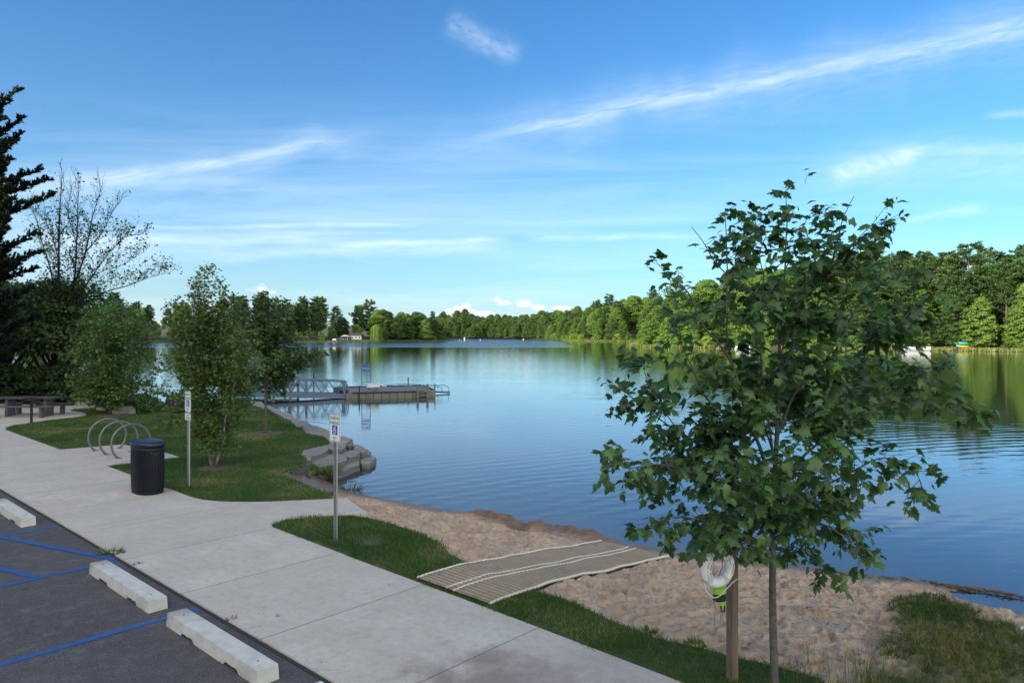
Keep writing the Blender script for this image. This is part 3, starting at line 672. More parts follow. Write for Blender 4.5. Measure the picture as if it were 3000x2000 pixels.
# ------------------------------------------------------------------ tree meshes for the woods
def trunk_path(H, r0, lean=.02, n=7, rr=None):
    rr = rr or random; p = Vector((0, 0, -.6)); out = []; rad = []; d = Vector((rr.uniform(-lean, lean), rr.uniform(-lean, lean), 1))
    for i in range(n + 1):
        out.append(p.copy()); rad.append(r0 * (1 - .85 * i / n)); p = p + d * ((H + .6) / n); d.x += rr.uniform(-lean, lean); d.y += rr.uniform(-lean, lean)
    return out, rad
def broadleaf(seed, H, W, base, nclump, per, size, matn, barkn='bark_grey', shape='clump5', taper=.0):
    r = np.random.default_rng(seed); rr = random.Random(seed); sway = [rr.uniform(.72, 1.2) for _ in range(9)]; tp, tr = trunk_path(H * .82, H * .014 + .06, .03, rr=rr)
    paths = [(tp, tr)]; C, N, T = [], [], []
    top = tp[-1]
    for k in range(nclump):
        f = (k + .5) / nclump; z = base + (H - base) * (1 - (1 - f) ** 1.0); q = (z - base) / (H - base)
        prof = math.sin(math.pi * min(1, .12 + q * .88) ** (.75 + taper)) ** .6 if q < 1 else .1
        a = k * 2.39996 + rr.uniform(-.5, .5); rad = W * .5 * prof * math.sqrt(rr.uniform(.25, 1)) * rr.uniform(.7, 1.15) * sway[int((a % 6.283) / 6.283 * 8.99)]
        c = np.array((rad * math.cos(a), rad * math.sin(a), z)); cr = rr.uniform(.75, 1.25) * W * .17 * (1.1 - .45 * q)
        b0 = tp[min(len(tp) - 1, max(1, int(q * 6)))]
        if k % 2 == 0: paths.append(([b0 - Vector((0, 0, .8)), (b0 + Vector(c)) * .5, Vector(c)], [.09 + H * .003, .05, .02]))
        n = int(per * (cr / (W * .15)) ** 1.4); d = nrm(r.normal(size=(n, 3))); d[:, 2] = np.abs(d[:, 2]) * .95 - .22
        pos = c + d * (cr * r.uniform(.55, 1.1, (n, 1))) * np.array((1.15, 1.15, .8)); C.append(pos)
        N.append(nrm(d + np.array((0, 0, .35)) + r.normal(size=(n, 3)) * .42)); T.append(np.clip(rr.random() * .75 + r.random(n) * .35, 0, 1))
    C = np.concatenate(C); N = np.concatenate(N); T = np.concatenate(T); D = nrm(np.cross(N, r.normal(size=N.shape)))
    s = size * r.uniform(.7, 1.3, len(C)); crown = cards('crown', C - D * s[:, None] * .5, D, N, s, s, shape, None, None, T, r)
    crown.materials.append(MT[matn]); tm = tubemesh('trunk', paths, 5); tm.materials.append(MT[barkn]); return tm, crown
def conifer(seed, H, W, base, whorls, kind, size, matn='needle_wood', per=7, barkn='bark_pine'):
    r = np.random.default_rng(seed); rr = random.Random(seed); tp, tr = trunk_path(H * .985, H * .013 + .05, .012, rr=rr)
    paths = [(tp, tr)]; C, D, N, T = [], [], [], []
    for k in range(whorls):
        q = (k + rr.uniform(0, .8)) / whorls; z = base + (H - base) * q; nb = rr.choice((4, 5, 6)) if kind == 'pine' else 7
        if kind == 'pine': L = W * .5 * (math.sin(math.pi * (.18 + .74 * q)) ** .7) * rr.uniform(.55, 1.15)
        else: L = W * .5 * (1 - q) ** .85 * rr.uniform(.8, 1.1) + .25
        ax = tp[min(len(tp) - 1, int(z / H * (len(tp) - 1)))]
        for b in range(nb):
            a = rr.uniform(0, 2 * math.pi); lb = L * rr.uniform(.6, 1.15); up = rr.uniform(.05, .42) if kind == 'pine' else rr.uniform(-.35, -.08)
            d = Vector((math.cos(a), math.sin(a), up)); p0 = Vector((ax.x, ax.y, z)); p1 = p0 + d * lb
            if rr.random() < .5: paths.append(([p0, p0 + d * lb * .6, p1], [.06, .035, .015]))
            m_ = max(3, int(lb / (size * .75)))
            for j in range(m_):
                f = (j + 1.2) / (m_ + .5)
                if kind == 'pine' and f < .35: continue
                c = np.array(p0 + d * lb * f) + r.normal(0, .14, 3) * lb * .4 * np.array((1, 1, .35)); n = per
                dd = np.array(d)[None, :] * .9 + r.normal(0, .62, (n, 3)); dd[:, 2] += .25 if kind == 'pine' else -.2
                C.append(np.repeat(c[None], n, 0) + r.normal(0, .16, (n, 3)) * (1, 1, .5)); D.append(dd); N.append(np.array((0, 0, 1.0)) + r.normal(0, .4, (n, 3)) + np.array(d) * .4); T.append(np.clip(rr.random() * .6 + r.random(n) * .5, 0, 1))
    C = np.concatenate(C); n = len(C); s = size * r.uniform(.7, 1.3, n)
    crown = cards('crown', C, np.concatenate(D), np.concatenate(N), s, s * .6, 'clump5', None, None, np.concatenate(T), r)
    crown.materials.append(MT[matn]); tm = tubemesh('trunk', paths, 5); tm.materials.append(MT[barkn]); return tm, crown
KIND = {
 'oak': [broadleaf(s, 17, 12, 2.4, 84, 150, .60, m) for s, m in ((1, 'leaf_wood'), (2, 'leaf_wood_deep'), (3, 'leaf_wood'))],
 'maple': [broadleaf(s, 15, 9, 1.2, 70, 130, .56, m) for s, m in ((4, 'leaf_wood'), (5, 'leaf_wood_deep'))],
 'pine': [conifer(s, 23, 10.5, 4.5, 36, 'pine', .66, per=18) for s in (6, 7, 8)],
 'redpine': [conifer(s, 21, 6.0, 10, 26, 'pine', .60, per=16) for s in (9, 10)],
 'spruce': [conifer(s, 15, 7.0, .8, 28, 'spruce', .72, 'needle_wood', 7) for s in (11, 12)],
 'bush': [broadleaf(s, 4.2, 6, .2, 34, 80, .55, m) for s, m in ((13, 'leaf_wood'), (14, 'leaf_wood_bright'))],
 'bright': [broadleaf(15, 11, 9, .8, 46, 90, .6, 'leaf_wood_bright')],
 'olive': [broadleaf(17, 17, 9, 2.5, 50, 90, .75, 'leaf_olive')],
}
NAME = {'oak': 'broadleaf_tree', 'maple': 'maple_tree', 'pine': 'white_pine', 'redpine': 'red_pine', 'spruce': 'spruce_tree', 'bush': 'shrub', 'bright': 'broadleaf_tree', 'olive': 'broadleaf_tree'}
CAT = {'oak': 'tree', 'maple': 'tree', 'pine': 'pine tree', 'redpine': 'pine tree', 'spruce': 'spruce tree', 'bush': 'shrub', 'bright': 'tree', 'olive': 'tree'}
ntree = [0]
def plant(kind, x, y, z, s, label, group, v=None, sxy=1.0):
    tm, cm = KIND[kind][(v if v is not None else random.randrange(9)) % len(KIND[kind])]
    e = empty(NAME[kind], (x, y, z), random.uniform(0, 6.28), label, CAT[kind], group); e.scale = (s * sxy, s * sxy, s)
    for nm, me in (('trunk', tm), ('crown', cm)):
        o = bpy.data.objects.new(nm, me); col.objects.link(o); o.parent = e
    ntree[0] += 1; return e
def offs(pts, i, w_, side):
    p = pts[i]; t = (pts[min(i + 2, len(pts) - 1)] - pts[max(i - 2, 0)]).normalized(); return p.x + t.y * side * w_, p.y - t.x * side * w_
def visible(x, y): return y > 30 and -.76 < x / y < .76

# right shore: a wooded slope in full sun
DESC = {'oak': 'round crowned broadleaf tree', 'maple': 'slim leafy tree', 'pine': 'layered white pine', 'redpine': 'narrow bare stemmed pine', 'spruce': 'cone shaped spruce', 'bush': 'low shrub'}
def rowname(w_): return 'at the water' if w_ < 9 else 'second row' if w_ < 17 else 'mid slope' if w_ < 30 else 'high up' if w_ < 48 else 'on the crest'
def zone(x, y):
    r_ = x / y
    if y > 420: return 'where the right shore meets the bay head'
    if y > 330: return 'at the far end of the right shore'
    if r_ < .2: return 'at the middle of the right shore'
    if r_ < .30: return 'on the right shore left of the small point'
    if r_ < .42: return 'behind the left half of the foreground maple'
    if r_ < .53: return 'behind the right half of the foreground maple'
    return 'above the pontoon boat' if r_ < .61 else 'above the stacked kayaks' if r_ < .67 else 'on the right shore beyond the kayaks'
rt = 0
rows_ = [(5, 6.2, ['maple', 'oak', 'spruce', 'maple', 'maple', 'redpine'], .62), (13, 7, ['oak', 'maple', 'pine', 'maple', 'redpine'], .84), (24, 7.5, ['oak', 'pine', 'redpine', 'oak', 'pine'], .88), (38, 9, ['oak', 'pine', 'pine', 'redpine'], .88), (56, 9, ['oak', 'pine', 'oak'], .85), (76, 10, ['oak', 'pine', 'oak'], .85)]
L_ = [0]
for a, b in zip(rpts[:-1], rpts[1:]): L_.append(L_[-1] + (b - a).length)
for w_, gap, kinds, s in rows_:
    t = random.uniform(0, gap)
    while t < L_[-1]:
        i = int(np.searchsorted(L_, t)); i = min(i, len(rpts) - 2); x, y = offs(rpts, i, w_ * random.uniform(.8, 1.2), -1)
        x += random.uniform(-2, 2); t += gap * random.uniform(.75, 1.3) * (1.5 if rpts[i].y > 330 else 1.0) * (1.0 if x / max(y, 1) > .28 or rpts[i].y > 300 else 1.0)
        if not visible(x, y) or (33 < x < 62 and 190 < y < 240 and w_ < 10): continue
        k = random.choice(kinds)
        if x / y < .40 and k in ('pine', 'redpine') and random.random() < .75: k = 'oak'
        pineside = x / y > .53
        if pineside and k in ('oak', 'maple') and random.random() < .6 and w_ > 10: k = random.choice(('pine', 'pine', 'pine', 'redpine'))
        sc_ = s * random.uniform(.85, 1.12) * (1.1 if k == 'maple' else 1) * (.96 if k == 'pine' else 1) * (1.0 if x / y > .36 and w_ > 9 else 1) * (.93 if x / y > .6 and w_ > 20 else 1)
        z = hz(w_, prof_hill) - .3
        plant(k, x, y, z, sc_, f'{DESC[k]} {rowname(w_)} {zone(x, y)}', f'{DESC[k]} {rowname(w_)} {zone(x, y)}'); rt += 1
# shrubs along the waterline
t = 2.0
while t < L_[-1]:
    i = min(int(np.searchsorted(L_, t)), len(rpts) - 2); x, y = offs(rpts, i, random.uniform(2.6, 4.5), -1); t += random.uniform(3.2, 5.5) * (1.6 if y > 330 else 1)
    if visible(x, y) and not (98 < x < 108 and y < 170): plant('bush', x, y, -.35, random.uniform(.5, .95), DESC['bush'] + ' at the waterline ' + zone(x, y), DESC['bush'] + ' at the waterline ' + zone(x, y)); rt += 1
for w_ in (9, 18):                                     # undergrowth between the stems
    t = 2.0
    while t < L_[-1]:
        i = min(int(np.searchsorted(L_, t)), len(rpts) - 2); x, y = offs(rpts, i, w_ + random.uniform(-2, 2), -1); t += random.uniform(6, 10) * (2 if y > 330 else 1)
        if visible(x, y) and x / y > .2: plant('bush', x, y, hz(w_, prof_hill) - .3, random.uniform(.7, 1.1), f'tall shrub {rowname(w_ + 1)} {zone(x, y)}', f'tall shrub {rowname(w_ + 1)} {zone(x, y)}'); rt += 1
# the things that stand out on that shore
plant('pine', *Wp(2822, 1027), -.0, 1.02, 'huge spreading white pine directly behind the stacked kayaks', None, 0, 1.15).location = (109.5, 172, 1.0)
for px_, d_, z_, s_, lab in ((2745, 196, 5, .86, 'dense white pine left of the huge pine, filling the crest'), (2775, 214, 8, .84, 'white pine on the crest just behind the huge pine'), (2715, 205, 7, .84, 'white pine on the crest above the pontoon boat bow'), (2890, 200, 7, .86, 'white pine on the crest right of the huge pine')):
    plant('pine', (px_ - 1500) / F * d_, d_, z_, s_, lab, None, random.randrange(3), 1.1)
for px_, d_, z_ in ((2700, 178, 2), (2752, 180, 2.5), (2790, 182, 2.5)): plant('maple', (px_ - 1500) / F * d_, d_, z_, .8, 'slim leafy tree low behind the kayaks and pontoon boat', 'slim leafy tree low behind the kayaks and pontoon boat')
for j, (x, y, s) in enumerate(((46, 206, 1.25), (41, 213, 1.05), (50, 202, .9))): plant('bright', x, y, -.3, .62 * s, ('pale yellow green thicket on the small point, the tallest of three', 'pale yellow green thicket at the outer tip of the small point', 'pale yellow green thicket nearest the maple on the small point')[j], 'thickets on the small point', 0, 1.2)
print('right trees', rt)

# left peninsula
def lzone(x, y):
    u_ = x / y
    for lim, t in ((-.60, 'at the left edge of the left shore'), (-.53, 'on the left shore below the bare tree'), (-.46, 'on the left shore right of the bare tree'), (-.38, 'behind the birch by the walk'), (-.30, 'behind the straight young tree'), (-.25, 'left of the white pavilion'), (-.2, 'behind the white cottage'), (-.15, 'right of the willow'), (-.12, 'near the peninsula tip')):
        if u_ < lim: return t
    return 'at the very tip of the peninsula'
LL = [0]
for a, b in zip(lpts[:-1], lpts[1:]): LL.append(LL[-1] + (b - a).length)
lt = 0
for w_, gap, kinds, s in [(4, 6.5, ['oak', 'maple', 'bush', 'redpine', 'spruce'], .80), (10, 7, ['pine', 'oak', 'redpine', 'maple'], .88), (18, 8.5, ['pine', 'oak', 'pine'], .92), (26, 13, ['pine', 'oak'], .95)]:
    t = random.uniform(0, gap)
    while t < LL[-1]:
        i = min(int(np.searchsorted(LL, t)), len(lpts) - 2); x, y = offs(lpts, i, w_ * random.uniform(.8, 1.25), -1); t += gap * random.uniform(.7, 1.35)
        if not visible(x, y) or (lpts[i].y > 372 and w_ > 6): continue
        u_ = x / y
        if -.243 < u_ < -.196 and w_ < 14: continue                      # lawn of the cottage
        k = random.choice(kinds)
        if -.40 < u_ < -.24 and w_ > 8 and random.random() < .6: k = 'redpine' if random.random() < .4 else 'pine'
        if u_ > -.19 and k in ('pine', 'redpine'): k = 'oak'
        sc_ = s * .88 * random.uniform(.85, 1.1) * (.83 if -.26 < u_ < -.2 else 1) * (.92 if u_ > -.17 else 1)
        plant(k, x, y, hz(w_, prof_flat) - .3, sc_, f'{DESC[k]} {rowname(w_ * 1.6)} {lzone(x, y)}', f'{DESC[k]} {rowname(w_ * 1.6)} {lzone(x, y)}'); lt += 1
def at_far(px_, d, z=0.0): return ((px_ - 1500) / F * d, d, z)
plant('bright', *at_far(1046, 345), .68, 'bright yellow green rounded tree beside the white cottage', None, 0, 1.0)
plant('olive', *at_far(1122, 352), .88, 'rusty olive tinged tree behind the weeping willow', None, 0, 1.1)
plant('spruce', *at_far(1268, 372, -.2), 1.02, 'dense spired pine standing alone at the peninsula tip', None, 0)
plant('bright', *at_far(943, 322, -.2), .36, 'small pale tree on the cottage shoreline', None, 0, .8)
print('left trees', lt, 'all', ntree[0])
byl = {}
for o in col.objects:
    if o.type == 'EMPTY' and o.get('label') and o.get('label') == o.get('group'): byl.setdefault(o['label'], []).append(o)
NTH = ['leftmost', 'second-from-left', 'third-from-left', 'fourth-from-left', 'fifth-from-left', 'sixth-from-left', 'seventh-from-left', 'eighth-from-left', 'ninth-from-left', 'tenth-from-left']
for lab, os_ in byl.items():
    k_ = len(os_)
    if 1 < k_ <= 11 and len(lab.split()) < 16:
        for j_, o in enumerate(sorted(os_, key=lambda o: o.location.x / o.location.y)): o['label'] = ('rightmost' if j_ == k_ - 1 else 'middle' if k_ == 3 and j_ == 1 else NTH[j_]) + ' ' + lab
# weeping willow
def willow():
    e = empty('willow_tree', at_far(1103, 336, 0), 0, 'pale weeping willow trailing to the waterline of the peninsula', 'willow'); r = np.random.default_rng(5)
    link('trunk', tubemesh('trunk', [([(0, 0, -.5), (0, 0, 4), (.3, 0, 7)], [.35, .28, .12])]), MT['bark_grey'], e)
    a = r.uniform(0, 6.28, 420); q = np.sqrt(r.random(420)) * 3.0; C, D = [], []
    for i in range(420):
        top = 7.8 - (q[i] / 3.0) ** 2 * 2.2; 
        for z in np.arange(top, max(.3, top - r.uniform(3.5, 6)), -.45): C.append((q[i] * math.cos(a[i]), q[i] * math.sin(a[i]), z)); D.append((r.normal(0, .1), r.normal(0, .1), -1))
    C = np.array(C); cards('crown', C, np.array(D), nrm(C * (1, 1, .1) + r.normal(0, .4, C.shape)), .55, .22, 'rhomb', MT['leaf_wood'], e, r.random(len(C)))
willow()

# far woods that read as one mass: the head of the bay, and the wood behind the viewer that shades the park
def woods(name, places, label, kinds, cull=3):
    Vs, Fs, Ss, Ts, off = [], [], [], [], 0; r = np.random.default_rng(31); mats = {}
    for x, y, z, s in places:
        k = random.choice(kinds); me = KIND[k][random.randrange(len(KIND[k]))][1]; nv = len(me.vertices); v = np.zeros(nv * 3, np.float32); me.vertices.foreach_get('co', v); v = v.reshape(-1, 3)
        t = np.zeros(nv, np.float32); me.attributes['tint'].data.foreach_get('value', t); f = np.zeros(len(me.loops), np.int32); me.loops.foreach_get('vertex_index', f)
        per = 10; ncard = nv // per; keep = np.arange(ncard) % cull == 0; idx = np.arange(ncard)[keep]; v = v.reshape(ncard, per, 3)[keep]; c_ = v.mean(1, keepdims=True); v = c_ + (v - c_) * math.sqrt(cull) * 1.05
        a = r.uniform(0, 6.28); ca, sa = math.cos(a), math.sin(a); v = v.reshape(-1, 3) * s; v = np.stack([v[:, 0] * ca - v[:, 1] * sa + x, v[:, 0] * sa + v[:, 1] * ca + y, v[:, 2] + z], 1)
        Vs.append(v); n = len(v) // per; Fs.append(np.arange(n * per) + off); Ss.append(np.full(n, per)); Ts.append(np.clip(t.reshape(ncard, per)[keep].ravel() * .5 + r.random() * .5, 0, 1)); off += len(v)
    me = npmesh(name, np.concatenate(Vs), np.concatenate(Fs), np.concatenate(Ss), {'tint': np.concatenate(Ts)})
    tag(link(name, me, MT['leaf_wood_deep']), label, 'woods', None, 'stuff')
pl = []; cp = spline([Vector((x, y, 0)) for x, y in CSH], 6)
for k, (d, z, s, stp) in enumerate(((548, -.4, .62, 17), (558, .4, .80, 19), (585, 1.6, .88, 22), (630, 3.4, .92, 24), (700, 5.5, .98, 26))):
    for px_ in range(1200, 1600, stp):
        q = px_ + random.uniform(-7, 7); dd = d * (1 - max(0, (q - 1440)) / 1400) + random.uniform(-4, 4)
        pl.append((*at_far(q, dd)[:2], z + (3.6 if 1290 < q < 1365 and k > 2 else 0), s * random.uniform(.85, 1.12)))
woods('far_woods', pl, 'blue green woods across the head of the bay', ['oak', 'maple', 'oak', 'maple'], 2)
# hill with its wood up sun of the park
S2 = Vector((sun_dir.x, sun_dir.y)).normalized(); Q2 = Vector((-S2.y, S2.x))
hp = []; n1, n2 = 14, 30
HX = np.zeros((n2, n1)); HY = np.zeros((n2, n1)); HH = np.zeros((n2, n1))
for i in range(n2):
    for j in range(n1):
        a = 55 + j * 9; b = -110 + i * 8; p = S2 * a + Q2 * b; h_ = 22 * abs(math.sin(math.pi * j / (n1 - 1))) ** .7 * abs(math.sin(math.pi * i / (n2 - 1))) ** .3
        HX[i, j], HY[i, j], HH[i, j] = p.x, p.y, h_ - .4
tag(link('hill', gridmesh('hill', HX, HY, HH), MT['floor_forest'], smooth=True), kind='structure')
pl = []
for i in range(n2):
    for j in range(2, n1 - 2, 1):
        if random.random() < .8: pl.append((HX[i, j] + random.uniform(-3, 3), HY[i, j] + random.uniform(-3, 3), HH[i, j] - .3, random.uniform(1.0, 1.2)))
pl = [p for p in pl if not (p[1] > 5 and abs(p[0]) / p[1] < .95)]
woods('wooded_ridge', pl, 'wooded ridge behind the car park that shades the shore', ['oak', 'maple'], 4)

# reeds and long grass on the far banks
def reeds(name, pts, side, w0, w1, n, hgt, label, sel):
    r = np.random.default_rng(9); C = []
    idx = [i for i in range(2, len(pts) - 2) if sel(pts[i])]
    for _ in range(n):
        i = r.choice(idx); x, y = offs(pts, i, r.uniform(w0, w1), side); C.append((x + r.uniform(-3, 3), y + r.uniform(-1, 1), WZ + .05))
    C = np.array(C); n = len(C); D = np.stack([r.normal(0, .22, n), r.normal(0, .22, n), np.ones(n)], 1); N = np.stack([r.normal(0, 1, n), -1 + r.normal(0, .5, n), np.full(n, .4)], 1)
    tag(cards(name, C, D, N, hgt * r.uniform(.6, 1.3, n), .22, 'blade', MT['reed'], None, r.random(n)), label, 'reeds', None, 'stuff')
reeds('reeds', rpts, -1, -.6, 3.2, 16000, .8, 'sunlit yellow green reeds fringing the right shore', lambda p: visible(p.x, p.y) and p.y < 400)
reeds('reeds', lpts, -1, -.2, 2.0, 7000, .6, 'pale marsh grass along the edge of the left peninsula', lambda p: visible(p.x, p.y))

# ------------------------------------------------------------------ near trees traced limb by limb
def grow(limbs, seed, tw, gap, leafgap, start=.25, spread=.9, up=.25, sub=True, droop=0.0, rstep=.1, twr=.004, extra=None):
    rr = random.Random(seed); paths = []; leaves = []
    for li, (pts, r0, r1, *opt) in enumerate(limbs):
        dens = opt[0] if opt else 1.0
        s = spline(pts, rstep); n = len(s); paths.append((s, [r0 + (r1 - r0) * (i / (n - 1)) for i in range(n)]))
        acc = 0.0
        for i in range(1, n):
            seg = (s[i] - s[i - 1]).length; acc += seg; f = i / (n - 1)
            if f < start or dens <= 0: continue
            while acc > gap / dens:
                acc -= gap / dens; t = (s[i] - s[i - 1]).normalized(); v = Vector((rr.gauss(0, 1), rr.gauss(0, 1), rr.gauss(0, .7)))
                v = (v - t * v.dot(t)).normalized(); d = (t * (1 - spread * .5) + v * spread + Vector((0, 0, up))).normalized(); L = tw * rr.uniform(.45, 1.15) * (1.05 - .45 * f)
                p = s[i].copy(); tp = [p.copy()]; k = max(3, int(L / .08))
                for j in range(k):
                    d = (d + Vector((rr.gauss(0, .12), rr.gauss(0, .12), rr.gauss(0, .1) - droop * .12))).normalized(); p = p + d * (L / k); tp.append(p.copy())
                paths.append((tp, [twr * (1 - .6 * q / k) for q in range(k + 1)]))
                if sub and L > tw * .5:
                    for q in (int(k * .4), int(k * .7)):
                        dd = (d + Vector((rr.gauss(0, .8), rr.gauss(0, .8), rr.gauss(0, .5)))).normalized(); e = [tp[q], tp[q] + dd * L * .22, tp[q] + dd * L * .42 + Vector((0, 0, -.1 * L * droop))]
                        paths.append((e, [twr * .6] * 3)); leaves.append((e[2], dd)); leaves.append((e[1], dd))
                m_ = max(1, int(L * .75 / leafgap))
                for q in range(m_):
                    f2 = .25 + .75 * (q + 1) / m_; pos = tp[min(k, int(f2 * k))]; leaves.append((pos, d))
                leaves.append((tp[-1], d))
        leaves.append((s[-1], (s[-1] - s[-2]).normalized())); leaves.append((s[-1], Vector((rr.gauss(0, 1), rr.gauss(0, 1), 0))))
    return paths, leaves
def leafcards(name, leaves, size, shape, m, parent, seed, hang=.5, per=1, jit=.03, wd=.9, outw=.8, upn=1.0):
    r = np.random.default_rng(seed); C = np.repeat(np.array([tuple(a) for a, b in leaves]), per, 0); n = len(C); D0 = np.repeat(np.array([tuple(b) for a, b in leaves]), per, 0)
    C = C + r.normal(0, jit, (n, 3)); D = D0 * outw + r.normal(0, .75, (n, 3)) * (1, 1, .5); D[:, 2] -= hang; D = nrm(D)
    N = r.normal(0, .5, (n, 3)); N[:, 2] += upn; s = size * r.uniform(.5, 1.25, n)
    return cards(name, C, D, N, s, s * wd, shape, MT[m], parent, r.random(n))

# the young maple in front
def maple():
    D0 = 6.5; rr = random.Random(4)
    def L(pts, off):
        n = len(pts); return [At(x, y, D0 + off * i / (n - 1)) for i, (x, y) in enumerate(pts)]
    base = At(2274, 2060, D0); base.z = -.08
    trunk = [base] + [At(x, y, D0) for x, y in ((2268, 1950), (2264, 1800), (2263, 1650), (2264, 1500), (2272, 1350), (2277, 1255), (2282, 1061), (2287, 949), (2294, 847), (2300, 786), (2303, 700), (2306, 650), (2302, 575))]
    LB = [  # px points, depth change to the tip, r0, r1, density
     ([(2264, 1450), (2230, 1320), (2190, 1224), (2149, 1076), (2108, 1010), (2057, 949), (2016, 857), (1950, 800)], -.5, .019, .005),
     ([(2149, 1076), (2131, 990), (2129, 857), (2131, 806), (2128, 700), (2124, 620)], .2, .011, .003),
     ([(2131, 806), (2093, 765), (2057, 704), (2026, 665)], -.3, .006, .0025),
     ([(2132, 800), (2165, 760), (2205, 700), (2215, 665)], .3, .006, .0025),
     ([(2268, 1350), (2240, 1150), (2226, 1000), (2226, 908), (2238, 820), (2225, 745), (2245, 690)], -.6, .012, .003),
     ([(2280, 1130), (2330, 990), (2363, 959), (2400, 880), (2424, 816), (2450, 720), (2470, 640), (2502, 575)], .4, .015, .003),
     ([(2276, 1280), (2330, 1150), (2400, 1080), (2440, 1041), (2496, 923), (2537, 867), (2590, 800), (2640, 745)], -.4, .016, .004),
     ([(2298, 795), (2322, 745), (2345, 690), (2363, 643), (2392, 608)], .1, .006, .0025),
     ([(2424, 816), (2470, 760), (2496, 719), (2552, 662), (2600, 648)], .3, .007, .0025),
     ([(2270, 1420), (2360, 1330), (2460, 1250), (2542, 1200), (2618, 1143), (2695, 1095), (2760, 1085)], -.5, .014, .003),
     ([(2542, 1200), (2620, 1190), (2669, 1170), (2746, 1170), (2815, 1222)], -.8, .008, .003),
     ([(2266, 1500), (2360, 1450), (2480, 1390), (2590, 1340), (2680, 1380), (2700, 1430)], -.3, .012, .003),
     ([(2264, 1580), (2330, 1540), (2400, 1530), (2470, 1570), (2540, 1610)], -.5, .011, .003),
     ([(2440, 1041), (2560, 1000), (2640, 940), (2680, 900), (2700, 930)], .5, .008, .003),
     ([(2264, 1560), (2180, 1450), (2050, 1390), (1930, 1360), (1830, 1370), (1780, 1320)], -.4, .014, .003),
     ([(2264, 1500), (2160, 1380), (2050, 1300), (1950, 1240), (1860, 1170), (1790, 1120)], .4, .014, .003),
     ([(1990, 1265), (1930, 1180), (1895, 1110), (1880, 1060)], .1, .006, .003),
     ([(2264, 1620), (2150, 1560), (2040, 1520), (1950, 1520), (1890, 1560)], -.5, .012, .003),
     ([(2264, 1600), (2200, 1580), (2120, 1560), (2040, 1590)], -.9, .010, .003),
     ([(2264, 1400), (2130, 1240), (2060, 1150), (2020, 1060), (1975, 960), (1960, 900)], .7, .012, .003),
     ([(2230, 1320), (2100, 1300), (1980, 1330), (1900, 1430)], .8, .008, .003),
     ([(2270, 1300), (2300, 1150), (2340, 1050), (2350, 960)], .9, .010, .003),
     ([(2272, 1350), (2240, 1250), (2200, 1160), (2180, 1060)], 1.1, .010, .003),
     ([(2270, 1400), (2350, 1280), (2440, 1200), (2520, 1100), (2560, 1050)], 1.0, .011, .003),
     ([(2270, 1480), (2300, 1400), (2380, 1340), (2450, 1350)], -1.1, .010, .003),
     ([(2268, 1520), (2240, 1450), (2180, 1400), (2110, 1420)], -1.1, .010, .003),
     ([(2282, 1061), (2310, 960), (2350, 880), (2390, 840)], -.5, .008, .003),
     ([(2285, 1000), (2260, 900), (2210, 850), (2170, 870)], .5, .008, .003),
     ([(2264, 1640), (2310, 1600), (2370, 1620), (2420, 1660)], .4, .009, .003),
     ([(2264, 1560), (2300, 1500), (2350, 1470), (2430, 1500)], .8, .009, .003),
     ([(2363, 959), (2330, 880), (2350, 800), (2370, 760)], .3, .006, .003),
     ([(2496, 923), (2480, 830), (2500, 780), (2560, 740)], .2, .006, .003),
    ]
    limbs = [(L(p, o), r0, r1, 1.0) for p, o, r0, r1 in LB]
    tr = [(trunk, .040, .0035, .85)]
    e = empty('maple_tree', base, 0, 'young maple with dark green lobed leaves in front of the lake', 'maple tree')
    pth, lv = grow(limbs, 3, .38, .047, .047, .30, .95, .22, True, .7, .06, .0032)
    pt2, lv2 = grow(tr, 9, .44, .07, .055, .36, 1.0, .25, True, .7, .06, .0034)
    lv2 = [q for q in lv2 if q[0].z > 1.25]
    def keep2(p):
        Y_ = HZ + F * (EYE - p.z) / p.y
        n_ = float(vnoise(p.x * 1.0 + 20, p.z * 1.0 + p.y * .5, 3.4, 61)); n2_ = float(vnoise(p.x + 9, p.z + p.y, 7.5, 62))
        return .62 * n_ + .38 * n2_ > (.58 if Y_ < 760 else .51 if Y_ < 900 else .36 if Y_ < 1150 else .27) - .04
    allp = [q for q in pth + pt2 if (q[1][0] if hasattr(q[1], '__len__') else q[1]) > .0036 or keep2(Vector(q[0][-1]))]
    tm = tubemesh('trunk', [(a, b) for a, b in allp], 6); o = link('trunk', tm, MT['bark_grey'], e, True); o.location = -base
    lv = [(p, d) for p, d in lv + lv2]
    rq = random.Random(12)
    def ok(p):
        X_, Y_ = 1500 + F * p.x / p.y, HZ + F * (EYE - p.z) / p.y
        if 2030 < X_ < 2185 and Y_ > 1600: return False
        if Y_ > 1640 and X_ < 2030: return False
        if 2262 < X_ < 2345 and Y_ < 720: return Y_ > 535
        n_ = float(vnoise(p.x * 1.0 + 20, p.z * 1.0 + p.y * .5, 3.4, 61)); n2_ = float(vnoise(p.x + 9, p.z + p.y, 7.5, 62))
        lim = .58 if Y_ < 760 else .51 if Y_ < 900 else .36 if Y_ < 1150 else .19
        return .62 * n_ + .38 * n2_ > lim - .08 * rq.random()
    lv = [q for q in lv if ok(q[0])]
    print('maple leaves', len(lv))
    c = leafcards('crown', lv, .102, 'maple', 'leaf_maple', e, 8, .6, 1, .035, .95, .7, 1.1); c.location = -base
maple()

